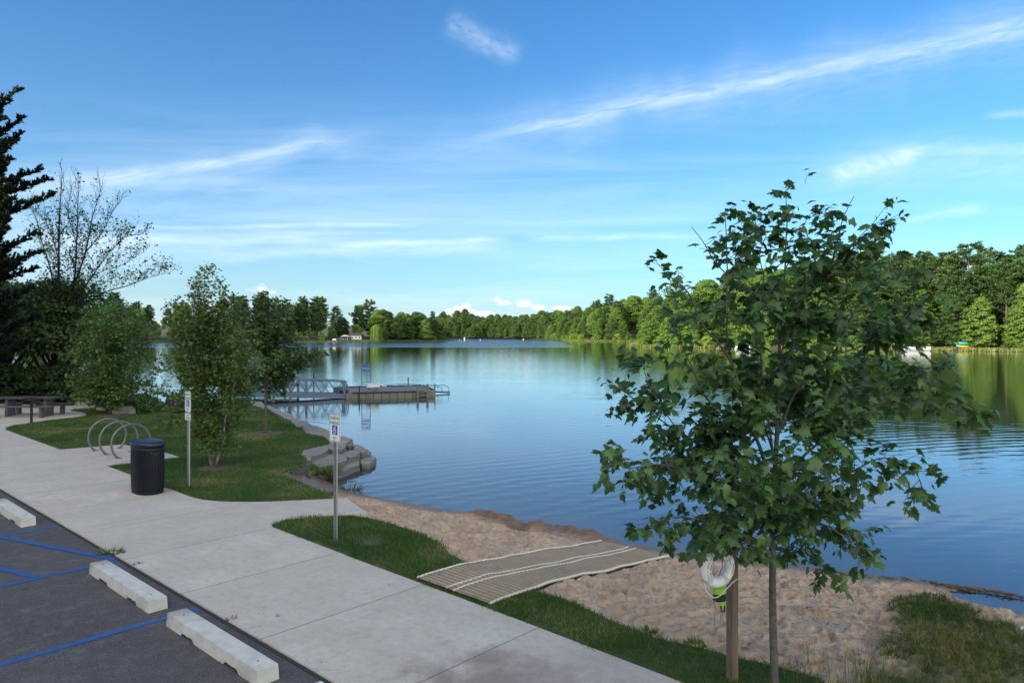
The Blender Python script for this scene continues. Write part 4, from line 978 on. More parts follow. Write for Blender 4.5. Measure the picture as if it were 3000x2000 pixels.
def place_tree(name, base, limbs, label, cat, leafm, lsize, tw, gap, lgap, seed, shape='rhomb', bark='bark_grey', per=1, jit=.03, up=.25, droop=.3, start=.2, twr=.004, hang=.3, spread=.9, sides=5, keep=None):
    e = empty(name, base, 0, label, cat); B = Vector(base)
    p, l = grow(limbs, seed, tw, gap, lgap, start, spread, up, True, droop, .15, twr)
    if keep: l = [q for q in l if keep(q[0])]
    o = link('trunk', tubemesh('trunk', p, sides), MT[bark], e, True); o.location = -B
    c = leafcards('crown', l, lsize, shape, leafm, e, seed + 1, hang, per, jit); c.location = -B; print(name, len(l) * per); return e
def limbpx(pts, d, off=0.0):
    n = len(pts); return [At(x, y, d + off * i / (n - 1)) for i, (x, y) in enumerate(pts)]
def fan(d, root, tips, off, r0, r1, dens=1.0, mid=.35, seed=0):
    rr = random.Random(seed); out = []
    for x, y in tips:
        mx = root[0] + (x - root[0]) * mid * .7; my = root[1] + (y - root[1]) * mid
        out.append((limbpx([root, (mx, my), ((mx + x) / 2 + rr.uniform(-6, 6), (my + y) / 2 + rr.uniform(-8, 8)), (x, y)], d, rr.uniform(-off, off)), r0, r1, dens))
    return out
# river birch with several pale stems
b = P(625, 1366); d = b[1]
limbs = [(limbpx([(622, 1368), (610, 1300), (600, 1200), (592, 1050), (596, 900), (600, 800)], d), .055, .006, 1.2), (limbpx([(628, 1368), (642, 1280), (655, 1150), (672, 1000), (684, 880)], d, .4), .045, .006, 1.2),
         (limbpx([(626, 1366), (618, 1250), (570, 1120), (520, 980), (510, 900)], d, -.5), .04, .006, 1.1), (limbpx([(630, 1368), (650, 1300), (665, 1200), (700, 1090), (735, 1010)], d, -.6), .035, .006, 1.1)]
limbs += fan(d, (600, 1180), [(470, 1150), (490, 1060), (480, 1230), (540, 960), (560, 870)], .9, .016, .004, .9, seed=2) + fan(d, (650, 1170), [(730, 1140), (745, 1060), (720, 970), (650, 900), (640, 840), (715, 1200)], .9, .016, .004, .9, seed=3)
limbs += fan(d, (610, 1050), [(560, 1000), (630, 930), (575, 930), (690, 1060), (530, 1090), (640, 1090)], 1.0, .012, .004, 1.1, seed=6)
place_tree('birch_tree', (b[0], b[1], -.03), limbs, 'multi stemmed birch with peeling pale bark nearest the walk', 'birch tree', 'leaf_birch', .085, .48, .050, .045, 21, bark='bark_pale', per=3, jit=.06, droop=.6, start=.12, twr=.005, hang=.4)
# birch thicket farther left
b = P(332, 1212); d = b[1]
limbs = [(limbpx([(330 + dx * .1, 1214), (330 + dx * .5, 1120), (330 + dx * .9, 1020), (330 + dx, 910)], d, o), .05, .01, .85) for dx, o in ((-8, 0), (-60, .8), (55, -.8), (20, 1.2), (-30, -1.2))]
limbs += fan(d, (330, 1150), [(215, 1120), (200, 1050), (225, 980), (445, 1130), (465, 1060), (440, 990), (250, 1170), (420, 1180), (300, 1160), (380, 1150)], 1.4, .03, .008, .85, seed=4) + fan(d, (330, 1050), [(240, 940), (290, 905), (345, 895), (390, 930), (425, 960), (280, 1000), (370, 1010)], 1.3, .02, .008, .85, seed=5)
place_tree('birch_tree', (b[0], b[1], -.03), limbs, 'low dense bushy birch behind the bicycle hoops', 'birch tree', 'leaf_birch_warm', .13, .75, .085, .08, 22, per=3, jit=.09, droop=.4, start=.1, twr=.008)
# straight young tree by the stone edge
b = P(778, 1268); d = b[1]
limbs = [(limbpx([(778, 1270), (778, 1180), (776, 1100), (774, 1000), (770, 900)], d), .055, .01, .0)] + fan(d, (777, 1120), [(700, 1110), (715, 1050), (850, 1080), (880, 1050), (915, 1035), (835, 1120), (720, 1130)], 1.1, .02, .005, .9, seed=7) + \
        fan(d, (774, 1040), [(700, 990), (715, 930), (760, 880), (800, 885), (830, 930), (850, 990), (760, 960), (790, 990)], 1.1, .018, .005, 1, seed=8)
place_tree('young_tree', (b[0], b[1], -.03), limbs, 'straight stemmed young tree in a mulch ring by the stone edge', 'tree', 'leaf_dark', .125, .60, .07, .065, 23, per=3, jit=.07, droop=.3, start=.12, twr=.006)
# half bare tree
D3 = 38.0
limbs = [(limbpx([(176, 1130), (178, 1000), (172, 900), (172, 850), (172, 720), (176, 600), (182, 505)], D3), .20, .02, 1.0), (limbpx([(178, 980), (215, 840), (225, 700), (228, 600), (232, 530)], D3, .8), .12, .015, 1.0),
         (limbpx([(215, 840), (250, 740), (270, 640), (285, 590), (300, 540)], D3, -.6), .09, .012, 1.0), (limbpx([(178, 960), (150, 800), (120, 700), (105, 640), (85, 600)], D3, -.8), .10, .015, 1.0),
         (limbpx([(190, 930), (270, 810), (320, 740), (360, 700), (392, 690)], D3, .9), .09, .012, 1.0), (limbpx([(200, 920), (300, 860), (380, 835), (440, 812), (500, 798)], D3, -.5), .08, .010, .9),
         (limbpx([(250, 740), (300, 680), (330, 620), (362, 580)], D3, .8), .05, .010, 1.0), (limbpx([(172, 760), (140, 660), (110, 620)], D3, .5), .04, .01, 1.0), (limbpx([(225, 720), (200, 620), (212, 540)], D3, .3), .04, .01, 1.0),
         (limbpx([(320, 740), (370, 690), (405, 690)], D3, .3), .03, .01, .9), (limbpx([(270, 810), (310, 790), (350, 780), (420, 740)], D3, 1), .04, .01, .9)]
limbs = [(l_[0], l_[1] * .62, l_[2] * .6, l_[3]) for l_ in limbs]
rk = random.Random(5)
place_tree('bare_tree', (At(176, 1130, D3).x, D3, -.1), limbs, 'half bare dark tree with twiggy top against the sky', 'tree', 'leaf_dark', .135, 1.5, .11, .22, 24, bark='bark_dark', per=2, jit=.10, up=.8, droop=-.5, start=.12, twr=.009, spread=.7,
           keep=lambda p: rk.random() < (1 if p.z < 7.4 else .8 if p.z < 9.0 else .45 if p.z < 10.0 else .12))
# dark leafy trees of the left bank
def bank_tree(px_, d, H, W, base, seed, label, n=80, per=170):
    tm, cm = broadleaf(seed, H, W, base, n, per, .17, 'leaf_dark', 'bark_dark', 'rhomb')
    e = empty('broadleaf_tree', (At(px_, 1000, d).x, d, -.2), 0, label, 'tree'); link('trunk', tm, None, e); link('crown', cm, None, e)
    return e
bank_tree(160, 40, 6.2, 8.6, 2.5, 51, 'dark spreading tree at the foot of the half bare tree', 70, 190)
bank_tree(15, 41, 6.2, 7.5, 2.4, 52, 'dark leafy tree beneath the tall pine at the picture edge', 62, 180)
bank_tree(-190, 44, 8, 8, 1.0, 53, 'dark leafy tree beyond the left edge of the picnic pad', 60, 150)
for px_, d, s, t in ((20, 37, 1.3, 'dark bush under the trees left of the picnic table'), (110, 38, 1.2, 'dark bush directly behind the picnic table'), (190, 37.5, 1.25, 'dark bush between the picnic table and the boulders'), (262, 36.3, 1.05, 'dark bush behind the leftmost boulder'), (375, 31, .62, 'low leafy sapling among the boulders'), (415, 32.5, .5, 'small leafy sapling right of the boulders'), (-60, 39, 1.5, 'dark bush at the far left of the bank')):
    tm, cm = broadleaf(int(px_ + 400), 1.35 * s, 2.6 * s, .1, 34, 150 if s > .8 else 70, .13, 'leaf_dark' if s > .8 else 'leaf_birch', 'bark_dark', 'rhomb')
    e = empty('shrub', (At(px_, 1000, d).x, d, -.1), 0, t, 'shrub', 'shrubs of the left bank'); link('trunk', tm, None, e); link('crown', cm, None, e)
# tall pine at the left edge
def edge_pine():
    d = 33.0; b = Vector((At(-75, 1000, d).x, d, -.1)); e = empty('white_pine', b, 0, 'tall dark pine cut off by the left picture edge', 'pine tree'); r = np.random.default_rng(77); rr = random.Random(77)
    paths = [([b, b + Vector((0, 0, 8)), b + Vector((.1, 0, 15.2))], [.28, .2, .03])]; C, D, N = [], [], []
    tips = [(50, 268), (20, 300), (60, 350), (58, 398), (25, 420), (112, 500), (136, 530), (70, 540), (152, 572), (60, 600), (20, 650), (104, 690), (40, 720), (116, 742), (60, 770), (100, 790), (90, 850), (60, 900), (110, 930), (40, 960), (80, 1000)]
    tips = [(x, y, rr.uniform(-1.2, 1.2)) for x, y in tips]
    for y in range(230, 1030, 17):
        for _ in range(5): tips.append((-75 + rr.uniform(-260, 120) * min(1, (y - 150) / 250), y, rr.choice((-1, 1)) * rr.uniform(.8, 3.4)))
    for x, y, o in tips:
        t = At(x, y, d + o); root = Vector((b.x, d, t.z - rr.uniform(.2, .9) - .12 * (t - Vector((b.x, d, t.z))).length)); mid = (root + t) / 2 + Vector((0, 0, -.22)); s = spline([root, mid, t], .16)
        paths.append((s, [.045 * (1 - .8 * i / (len(s) - 1)) for i in range(len(s))]))
        for i in range(int(len(s) * .2), len(s)):
            f = i / (len(s) - 1); tg = (s[i] - s[i - 1]).normalized()
            for side in range(3):
                v = Vector((rr.gauss(0, 1), rr.gauss(0, 1), rr.gauss(0, .35))).normalized(); dd = (tg * .8 + v * .6 + Vector((0, 0, .25))).normalized(); L = (.62 - .42 * f) * rr.uniform(.5, 1.1)
                for k in range(3):
                    p = s[i] + dd * L * (k + 1) / 3
                    for q in range(7): C.append(tuple(p)); D.append((dd.x + rr.gauss(0, .45), dd.y + rr.gauss(0, .45), dd.z + .2 + rr.gauss(0, .35))); N.append((rr.gauss(0, .6), rr.gauss(0, .6), 1))
    o = link('trunk', tubemesh('trunk', paths, 5), MT['bark_dark'], e, True); o.location = -b
    n = len(C); print('pine', n); c = cards('crown', np.array(C), np.array(D), np.array(N), .19 * r.uniform(.7, 1.2, n), .07, 'rhomb', MT['needle_dark'], e, r.random(n)); c.location = -b
edge_pine()

# ------------------------------------------------------------------ stone edge, stepped slabs, boulders
def rock_poly(name, poly, ztop, thick, label, m='stone', seed=0, group=None, flare=.05, tilt=0.0):
    rr = random.Random(seed); cx = sum(p[0] for p in poly) / len(poly); cy = sum(p[1] for p in poly) / len(poly)
    pts = []; n = len(poly)
    for i in range(n):
        a, b = Vector(poly[i]), Vector(poly[(i + 1) % n]); k = max(1, int((b - a).length / .16))
        for j in range(k):
            p = a.lerp(b, j / k); pts.append((p.x + rr.gauss(0, .018), p.y + rr.gauss(0, .018)))
    levels = [(.90, 0), (.97, -.022), (1.0, -.075), (1.0 + flare * .5, -thick * .5), (1.0 + flare, -thick)]; rings = []
    bm = bmesh.new()
    for f, dz in levels:
        ring = []
        for x, y in pts:
            ox, oy = (x - cx) * f, (y - cy) * f; s = 1 + .5 * float(fbm(x * 1.0 + dz * 4, y + dz * 3, 1.8, 3, seed)) * (.34 if dz < -.03 else .08)
            ring.append(bm.verts.new((ox * s, oy * s, dz + tilt * ox + .03 * float(fbm(x, y, 1.4, 2, seed + 5)))))
        rings.append(ring)
    for a, b in zip(rings[:-1], rings[1:]):
        for i in range(len(a)): bm.faces.new((a[i], b[i], b[(i + 1) % len(a)], a[(i + 1) % len(a)]))
    bm.faces.new(rings[0]); bmesh.ops.triangulate(bm, faces=[f for f in bm.faces if len(f.verts) > 4]); bmesh.ops.recalc_face_normals(bm, faces=bm.faces[:])
    me = bpy.data.meshes.new(name); bm.to_mesh(me); bm.free(); o = link(name, me, MT[m], None); me.shade_smooth()
    try: me.set_sharp_from_angle(angle=R(26))
    except Exception: pass
    o.location = (cx, cy, ztop); return tag(o, label, 'rock slab' if 'slab' in name else 'boulder', group)
CAP = [([(728, 1174), (762, 1174), (784, 1189), (770, 1194), (742, 1186)], 'first capstone of the shore edge, by the gangway'),
       ([(765, 1181), (784, 1187), (820, 1198), (826, 1206), (806, 1210), (782, 1194)], 'small capstone behind the stem of the young tree'),
       ([(804, 1208), (826, 1204), (858, 1214), (866, 1228), (849, 1229), (820, 1217)], 'capstone just right of the young tree'),
       ([(850, 1228), (868, 1224), (900, 1233), (911, 1240), (906, 1247), (867, 1247)], 'capstone at the corner in the stone edge'),
       ([(884, 1247), (910, 1243), (945, 1252), (975, 1266), (970, 1277), (950, 1277), (897, 1266)], 'long flat capstone left of the nearer parking sign'),
       ([(948, 1277), (975, 1268), (1004, 1275), (1025, 1282), (1028, 1290), (1000, 1297), (968, 1295)], 'capstone directly behind the nearer parking sign')]
for i, (poly, lab) in enumerate(CAP): rock_poly('stone_slab', px(poly, .03), .03, .62, lab, 'stone', 100 + i, 'capstones of the shore edge', .03)
STEP = [([(877, 1330), (886, 1318), (940, 1305), (966, 1308), (958, 1320), (902, 1338)], .0, .30, 'top left slab of the stepped rocks, lying on the lawn'),
        ([(940, 1304), (985, 1294), (1016, 1295), (1014, 1308), (985, 1317), (958, 1312)], -.02, .34, 'top middle slab of the stepped rocks'),
        ([(1000, 1290), (1030, 1283), (1036, 1296), (1022, 1306), (1010, 1302)], -.06, .44, 'rounded slab at the top of the stepped rocks behind the sign post'),
        ([(905, 1352), (925, 1340), (985, 1326), (1012, 1329), (1022, 1342), (975, 1360), (930, 1366)], -.16, .36, 'largest slab in the middle of the stepped rocks'),
        ([(1003, 1326), (1022, 1317), (1050, 1316), (1056, 1324), (1040, 1333), (1022, 1338)], -.14, .38, 'slab right of the sign post, second from the top'),
        ([(1030, 1303), (1045, 1300), (1066, 1308), (1072, 1320), (1058, 1325), (1040, 1316)], -.14, .42, 'dark slab at the back right of the stepped rocks'),
        ([(1060, 1316), (1074, 1314), (1086, 1324), (1084, 1332), (1066, 1330)], -.26, .30, 'small slab at the back right of the stepped rocks'),
        ([(962, 1378), (985, 1366), (1030, 1352), (1055, 1347), (1054, 1358), (1015, 1374), (978, 1388)], -.32, .34, 'lowest slab of the stepped rocks, half in the water'),
        ([(1052, 1343), (1072, 1334), (1096, 1334), (1101, 1345), (1084, 1356), (1060, 1356)], -.34, .32, 'rightmost slab of the stepped rocks, standing in the lake')]
for i, (poly, z, th, lab) in enumerate(STEP): rock_poly('rock_slab', px(poly, z), z, th, lab, 'stone', 200 + i, 'stepped rock slabs', .06)
def boulder(px_, py, w, h, label, m='boulder', seed=0, z=0.0, ry=.8, group='boulders at the lawn edge', name='boulder'):
    x, y = P(px_, py, z); bm = bmesh.new(); bmesh.ops.create_icosphere(bm, subdivisions=4, radius=1); r = seed * 7.3
    for v in bm.verts:
        c = v.co; s = 1 + .28 * float(fbm(c.x + r, c.y + c.z * .7, 1.1, 3, seed)) + .12 * float(fbm(c.z + r, c.x - c.y, 2.5, 3, seed + 3))
        q = c * s; q.z = max(-.4, min(q.z, .82)) ; v.co = Vector((q.x * w / 2, q.y * w / 2 * ry, q.z * h))
    me = bpy.data.meshes.new(name); bm.to_mesh(me); bm.free(); o = link(name, me, MT[m], None, True); o.location = (x, y + w * .3, z); o.rotation_euler.z = seed; return tag(o, label, 'boulder' if w > .3 else 'stone', group)
boulder(244, 1189, .95, .42, 'grey rounded boulder leftmost of the four at the lawn edge', seed=1)
boulder(300, 1200, 1.0, .42, 'reddish grey boulder between the leftmost one and the pale one', seed=2)
boulder(348, 1212, .95, .38, 'pale flat topped boulder in front of the birch thicket', seed=3)
boulder(503, 1190, .70, .62, 'dark round boulder standing apart behind the farther parking sign', 'dark_stone', 4)
boulder(868, 1400, .7, .20, 'dark low rock in the grassy hollow left of the stepped rocks', 'dark_stone', 5, -.15, group=None)
boulder(812, 1806, .05, .03, 'small pebble lying on the concrete walk', seed=6, group=None, name='pebble')
boulder(2997, 1866, .26, .12, 'white rock in the wild grass at the right picture edge', 'cast_concrete', 7, -.3, group=None)

_o = MB(); _o.prism([UVp(-8, .006), UVp(32, .006), UVp(32, -.035), UVp(-8, -.035)], -.05, -.009); tag(_o.build('kerb_joint', MT['seam']), kind='structure')
# ------------------------------------------------------------------ wheel stops
def wheel_stop(u0, lab, seed):
    e = empty('wheel_stop', (*UVp(u0 + 1.065, -.405), -.018), UANG, lab, 'wheel stop', 'concrete wheel stops along the walk'); L = 2.13; h = .15; rr = random.Random(seed)
    prof = [(-L / 2, 0)]
    def rag(a, b, z, n): return [(a + (b - a) * i / n, z + rr.uniform(-.004, .006)) for i in range(n + 1)]
    for c in (-.52, .50): prof += [(c - .17, 0), *rag(c - .13, c + .13, .036, 8), (c + .17, 0)]
    prof += [(L / 2, 0), (L / 2, h), (-L / 2, h)]
    mb = MB(); mb.prism(prof, -.115, .115); bmesh.ops.rotate(mb.bm, verts=mb.bm.verts, cent=(0, 0, 0), matrix=Matrix.Rotation(R(90), 3, 'X'))
    for v in mb.bm.verts:
        if v.co.z > h - .001: v.co.x *= .992; v.co.y *= .94
    top = [v for v in mb.bm.verts if v.co.z > h - .001]
    o = mb.build('block', MT['cast_concrete'], e); bv = o.modifiers.new('b', 'BEVEL'); bv.width = .022; bv.segments = 3; bv.limit_method = 'ANGLE'; bv.angle_limit = R(50)
    for s in (-1, 1):
        m = MB(); m.lathe([(.012, 0), (.012, .003)], 10); m.build('rebar_pin', MT['dark_metal'], e, loc=(s * .86, 0, h - .001))
wheel_stop(.03, 'concrete wheel stop nearest the viewer, at the bottom of the photo', 1)
wheel_stop(2.69, 'concrete wheel stop between the two long blue lines, second from the viewer', 2)
wheel_stop(8.36, 'concrete wheel stop cut off by the left picture edge', 3)

# ------------------------------------------------------------------ lettering
def text(name, s, size, m, parent, loc, rot, sx=1.0, ext=.0008, align='CENTER', spacing=1.0):
    c = bpy.data.curves.new(name, 'FONT'); c.body = s; c.size = size; c.align_x = align; c.align_y = 'CENTER'; c.extrude = ext; c.space_character = spacing; c.offset = size * .012
    t = bpy.data.objects.new('t', c); col.objects.link(t); dg = bpy.context.evaluated_depsgraph_get(); dg.update()
    me = bpy.data.meshes.new_from_object(t.evaluated_get(dg)); bpy.data.objects.remove(t); o = link(name, me, MT[m], parent); o.location = loc; o.rotation_euler = rot; o.scale = (sx, 1, 1); return o
def rrect(w, h, r, n=5):
    out = []
    for cx, cy, a0 in ((w / 2 - r, h / 2 - r, 0), (-w / 2 + r, h / 2 - r, 90), (-w / 2 + r, -h / 2 + r, 180), (w / 2 - r, -h / 2 + r, 270)):
        for i in range(n + 1): a = R(a0 + 90 * i / n); out.append((cx + r * math.cos(a), cy + r * math.sin(a)))
    return out
def plate(name, w, h, r, th, m, parent, loc, ring=None):
    """a thin upright rounded plate in the local xz plane facing -y; ring = width of an outline only"""
    bm = bmesh.new(); a = rrect(w, h, r)
    if ring:
        b = rrect(w - 2 * ring, h - 2 * ring, max(.002, r - ring)); n = len(a)
        va = [[bm.verts.new((x, y_, z)) for x, z in a] for y_ in (-th, 0)]; vb = [[bm.verts.new((x, y_, z)) for x, z in b] for y_ in (-th, 0)]
        for i in range(n):
            j = (i + 1) % n; bm.faces.new((va[0][i], va[0][j], vb[0][j], vb[0][i])); bm.faces.new((va[1][i], vb[1][i], vb[1][j], va[1][j])); bm.faces.new((va[0][i], va[1][i], va[1][j], va[0][j])); bm.faces.new((vb[0][i], vb[0][j], vb[1][j], vb[1][i]))
    else:
        f0 = [bm.verts.new((x, -th, z)) for x, z in a]; f1 = [bm.verts.new((x, 0, z)) for x, z in a]; bm.faces.new(f0); bm.faces.new(list(reversed(f1)))
        for i in range(len(a)): j = (i + 1) % len(a); bm.faces.new((f0[j], f0[i], f1[i], f1[j]))
    bmesh.ops.recalc_face_normals(bm, faces=bm.faces[:]); me = bpy.data.meshes.new(name); bm.to_mesh(me); bm.free(); o = link(name, me, MT[m], parent); o.location = loc; return o
def sector(cx, cz, r0, r1, a0, a1, n=16):
    return [(cx + r1 * math.cos(R(a0 + (a1 - a0) * i / n)), cz + r1 * math.sin(R(a0 + (a1 - a0) * i / n))) for i in range(n + 1)] + [(cx + r0 * math.cos(R(a1 + (a0 - a1) * i / n)), cz + r0 * math.sin(R(a1 + (a0 - a1) * i / n))) for i in range(n + 1)]
def access_symbol(parent, loc, s):
    bm = bmesh.new()
    def poly(pts):
        v = [bm.verts.new((x * s, -.0012, z * s)) for x, z in pts]; f = bm.faces.new(v); bmesh.ops.triangulate(bm, faces=[f])
    poly(sector(.10, .36, 0.001, .085, 0, 359.9, 20))
    def bar(pts, w):
        for (x0, z0), (x1, z1) in zip(pts[:-1], pts[1:]):
            d = Vector((x1 - x0, z1 - z0)).normalized(); q = Vector((-d.y, d.x)) * w / 2; d = d * w * .35
            poly([(x0 - d.x + q.x, z0 - d.y + q.y), (x0 - d.x - q.x, z0 - d.y - q.y), (x1 + d.x - q.x, z1 + d.y - q.y), (x1 + d.x + q.x, z1 + d.y + q.y)])
    bar([(-.26, .14), (-.06, .27), (.06, .20)], .075); bar([(.06, .20), (-.06, -.02)], .12); bar([(-.04, 0), (.20, .0), (.16, -.30)], .09)
    for a0, a1 in ((95, 190), (200, 340)): poly(sector(-.07, -.18, .17, .25, a0, a1))
    me = bpy.data.meshes.new('wheelchair_symbol'); bm.to_mesh(me); bm.free(); o = link('wheelchair_symbol', me, MT['white_sheet'], parent); o.location = loc; return o
def parking_sign(px_, py, ztop, van, label):
    x, y = P(px_, py); e = empty('parking_sign', (x, y, -.02), math.atan2(-U[1], -U[0]), label, 'parking sign', 'reserved parking signs')
    m = MB()                                                            # rolled U-channel post
    for c, s in (((0, .018, (ztop + .3) / 2 - .3), (.034, .005, ztop + .3)), ((-.0195, .004, (ztop + .3) / 2 - .3), (.005, .032, ztop + .3)), ((.0195, .004, (ztop + .3) / 2 - .3), (.005, .032, ztop + .3)), ((-.031, -.0145, (ztop + .3) / 2 - .3), (.023, .005, ztop + .3)), ((.031, -.0145, (ztop + .3) / 2 - .3), (.023, .005, ztop + .3))): m.box(c, s)
    m.build('post', MT['galv'], e)
    def panel(w, h, zc, rows, sym):
        p = plate('sign_panel', w, h, .028, .003, 'white_sheet', e, (0, -.018, zc)); plate('border', w - .018, h - .018, .022, .001, 'sign_green', p, (0, -.0032, 0), .007)
        for s, z, sz, sx in rows: text('lettering', s, sz, 'sign_green', p, (0, -.0036, z), (R(90), 0, 0), sx)
        if sym:
            q = plate('symbol_panel', .155, .155, .010, .001, 'sign_blue', p, (0, -.0034, -.035)); access_symbol(q, (.0, -.0006, .0), .155)
        for z in (h / 2 - .03, -h / 2 + .03):
            b = MB(); b.lathe([(.008, 0), (.006, .006)], 8); b.build('bolt', MT['bolt'], p, loc=(0, -.003, z), rot=(R(90), 0, 0))
    panel(.305, .457, ztop - .2285, [('RESERVED', .155, .066, .80), ('PARKING', .078, .070, .86), ('ONLY', -.165, .052, .8)], True)
    if van: panel(.305, .16, ztop - .457 - .02 - .08, [('VAN', .026, .045, .9), ('ACCESSIBLE', -.026, .040, .86)], False)
parking_sign(984, 1579, 2.07, False, 'reserved parking sign on a galvanised post nearer the viewer, in front of the rocks')
parking_sign(553, 1421, 2.10, True, 'reserved parking sign with a small second plate, standing behind the litter bin')

# ------------------------------------------------------------------ litter bin
def litter_bin():
    x, y = UVp(9.62, 2.05); e = empty('litter_bin', (x, y, 0), UANG, 'dark green oval litter bin with a blue green lid on the walk', 'litter bin'); a, b = .44, .285
    def oval(name, prof, m, rib=0.0, n=144, power=2.5):
        bm = bmesh.new(); rings = []
        for s, z in prof:
            ring = []
            for i in range(n):
                t = 2 * math.pi * i / n; c, q = math.cos(t), math.sin(t); k = s * (1 - (rib if i % 4 == 0 else 0))
                ring.append(bm.verts.new((a * k * math.copysign(abs(c) ** (2 / power), c), b * k * math.copysign(abs(q) ** (2 / power), q), z)))
            rings.append(ring)
        for p, q in zip(rings[:-1], rings[1:]):
            for i in range(n): bm.faces.new((p[i], p[(i + 1) % n], q[(i + 1) % n], q[i]))
        bm.faces.new(list(reversed(rings[0]))); bm.faces.new(rings[-1]); me = bpy.data.meshes.new(name); bm.to_mesh(me); bm.free(); o = link(name, me, MT[m], e, rib == 0); return o
    oval('base', [(.90, .0), (.94, .012), (.95, .05), (.93, .06)], 'bin_green')
    oval('body', [(.95, .06), (.965, .10), (1.0, .55), (.985, .86), (.98, .885)], 'bin_green', .016)
    oval('hood', [(.985, .885), (.99, .90), (.99, 1.0)], 'bin_green')
    l = oval('lid', [(1.0, 1.0), (1.045, 1.006), (1.055, 1.03), (1.045, 1.06), (1.0, 1.082), (.90, 1.092), (.5, 1.098), (.1, 1.10)], 'bin_lid')
    m = MB(); pts = [(-.12, 0), (-.12, -.06), (-.08, -.13), (0, -.155), (.08, -.13), (.12, -.06), (.12, 0)]
    bm = bmesh.new(); n_ = [bm.verts.new((-a * .999 + (abs(p[0]) / .12) ** 2 * .035 - .004, p[0], .985 + p[1])) for p in pts]; bm.faces.new(n_); me = bpy.data.meshes.new('opening'); bm.to_mesh(me); bm.free(); o = link('opening', me, MT['rubber'], e)
    so = o.modifiers.new('s', 'SOLIDIFY'); so.thickness = .01; so.offset = 0
litter_bin()

# ------------------------------------------------------------------ bicycle hoops
for i, (u_, lab) in enumerate(((14.5, 'steel bicycle hoop nearest the litter bin'), (15.42, 'middle one of the three steel bicycle hoops'), (16.34, 'steel bicycle hoop farthest from the litter bin'))):
    x, y = UVp(u_, 3.44); e = empty('bicycle_hoop', (x, y, 0), math.atan2(V[1], V[0]), lab, 'bicycle rack', 'bicycle hoops on the concrete pad'); r0, cz = .50, .385; a0 = math.degrees(math.asin(cz / r0))
    pts = [(r0 * math.cos(R(-a0 + (180 + 2 * a0) * k / 40)), 0, cz + r0 * math.sin(R(-a0 + (180 + 2 * a0) * k / 40))) for k in range(41)]
    link('hoop', tubemesh('hoop', [(pts, .03)], 12), MT['rack_grey'], e, True)
    for s in (-1, 1): mb = MB(); mb.lathe([(.085, 0), (.085, .008), (.04, .012), (.038, .02)], 20); mb.build('foot_plate', MT['rack_grey'], e, loc=(s * pts[0][0], 0, .001))

# ------------------------------------------------------------------ picnic table and grill
def picnic():
    e = empty('picnic_table', (-19.75, 29.3, 0), R(1), 'grey slab topped picnic table on the concrete pad', 'picnic table')
    m = MB(); m.box((0, 0, .745), (2.5, .78, .055), bevel=.01); m.build('tabletop', MT['table_top'], e)
    for s in (-1, 1):
        m = MB(); m.box((0 + .12, s * .68, .44), (2.5, .28, .05), bevel=.01); m.build('bench_seat', MT['table_grey'], e)
        for q in (-.85, .95): m = MB(); m.box((q, s * .68, .2075), (.10, .22, .415), bevel=.006); m.build('bench_leg', MT['table_grey'], e)
    for q in (-.75, .8): m = MB(); m.box((q, 0, .3585), (.12, .5, .717), bevel=.006); m.build('table_leg', MT['table_grey'], e)
picnic()
def grill():
    x, y = P(92, 1237); e = empty('park_grill', (x, y, 0), R(-25), 'dark pedestal grill standing in front of the picnic table', 'grill')
    m = MB(); m.tube([(0, 0, -.2), (0, 0, .68)], .045, 12); m.build('pedestal', MT['dark_metal'], e)
    m = MB()
    m.box((0, 0, .70), (.50, .36, .012)); m.box((0, .18, .81), (.50, .012, .21)); m.box((-.25, 0, .81), (.012, .348, .21)); m.box((.25, 0, .81), (.012, .348, .21)); m.build('firebox', MT['dark_metal'], e)
    m = MB()
    for k in range(9): m.tube([(-.27, -.15 + k * .035, .86), (.27, -.15 + k * .035, .86)], .006, 6)
    m.tube([(-.27, -.16, .86), (-.27, .14, .86)], .008, 6); m.tube([(.27, -.16, .86), (.27, .14, .86)], .008, 6); m.build('grate', MT['dark_metal'], e)
grill()

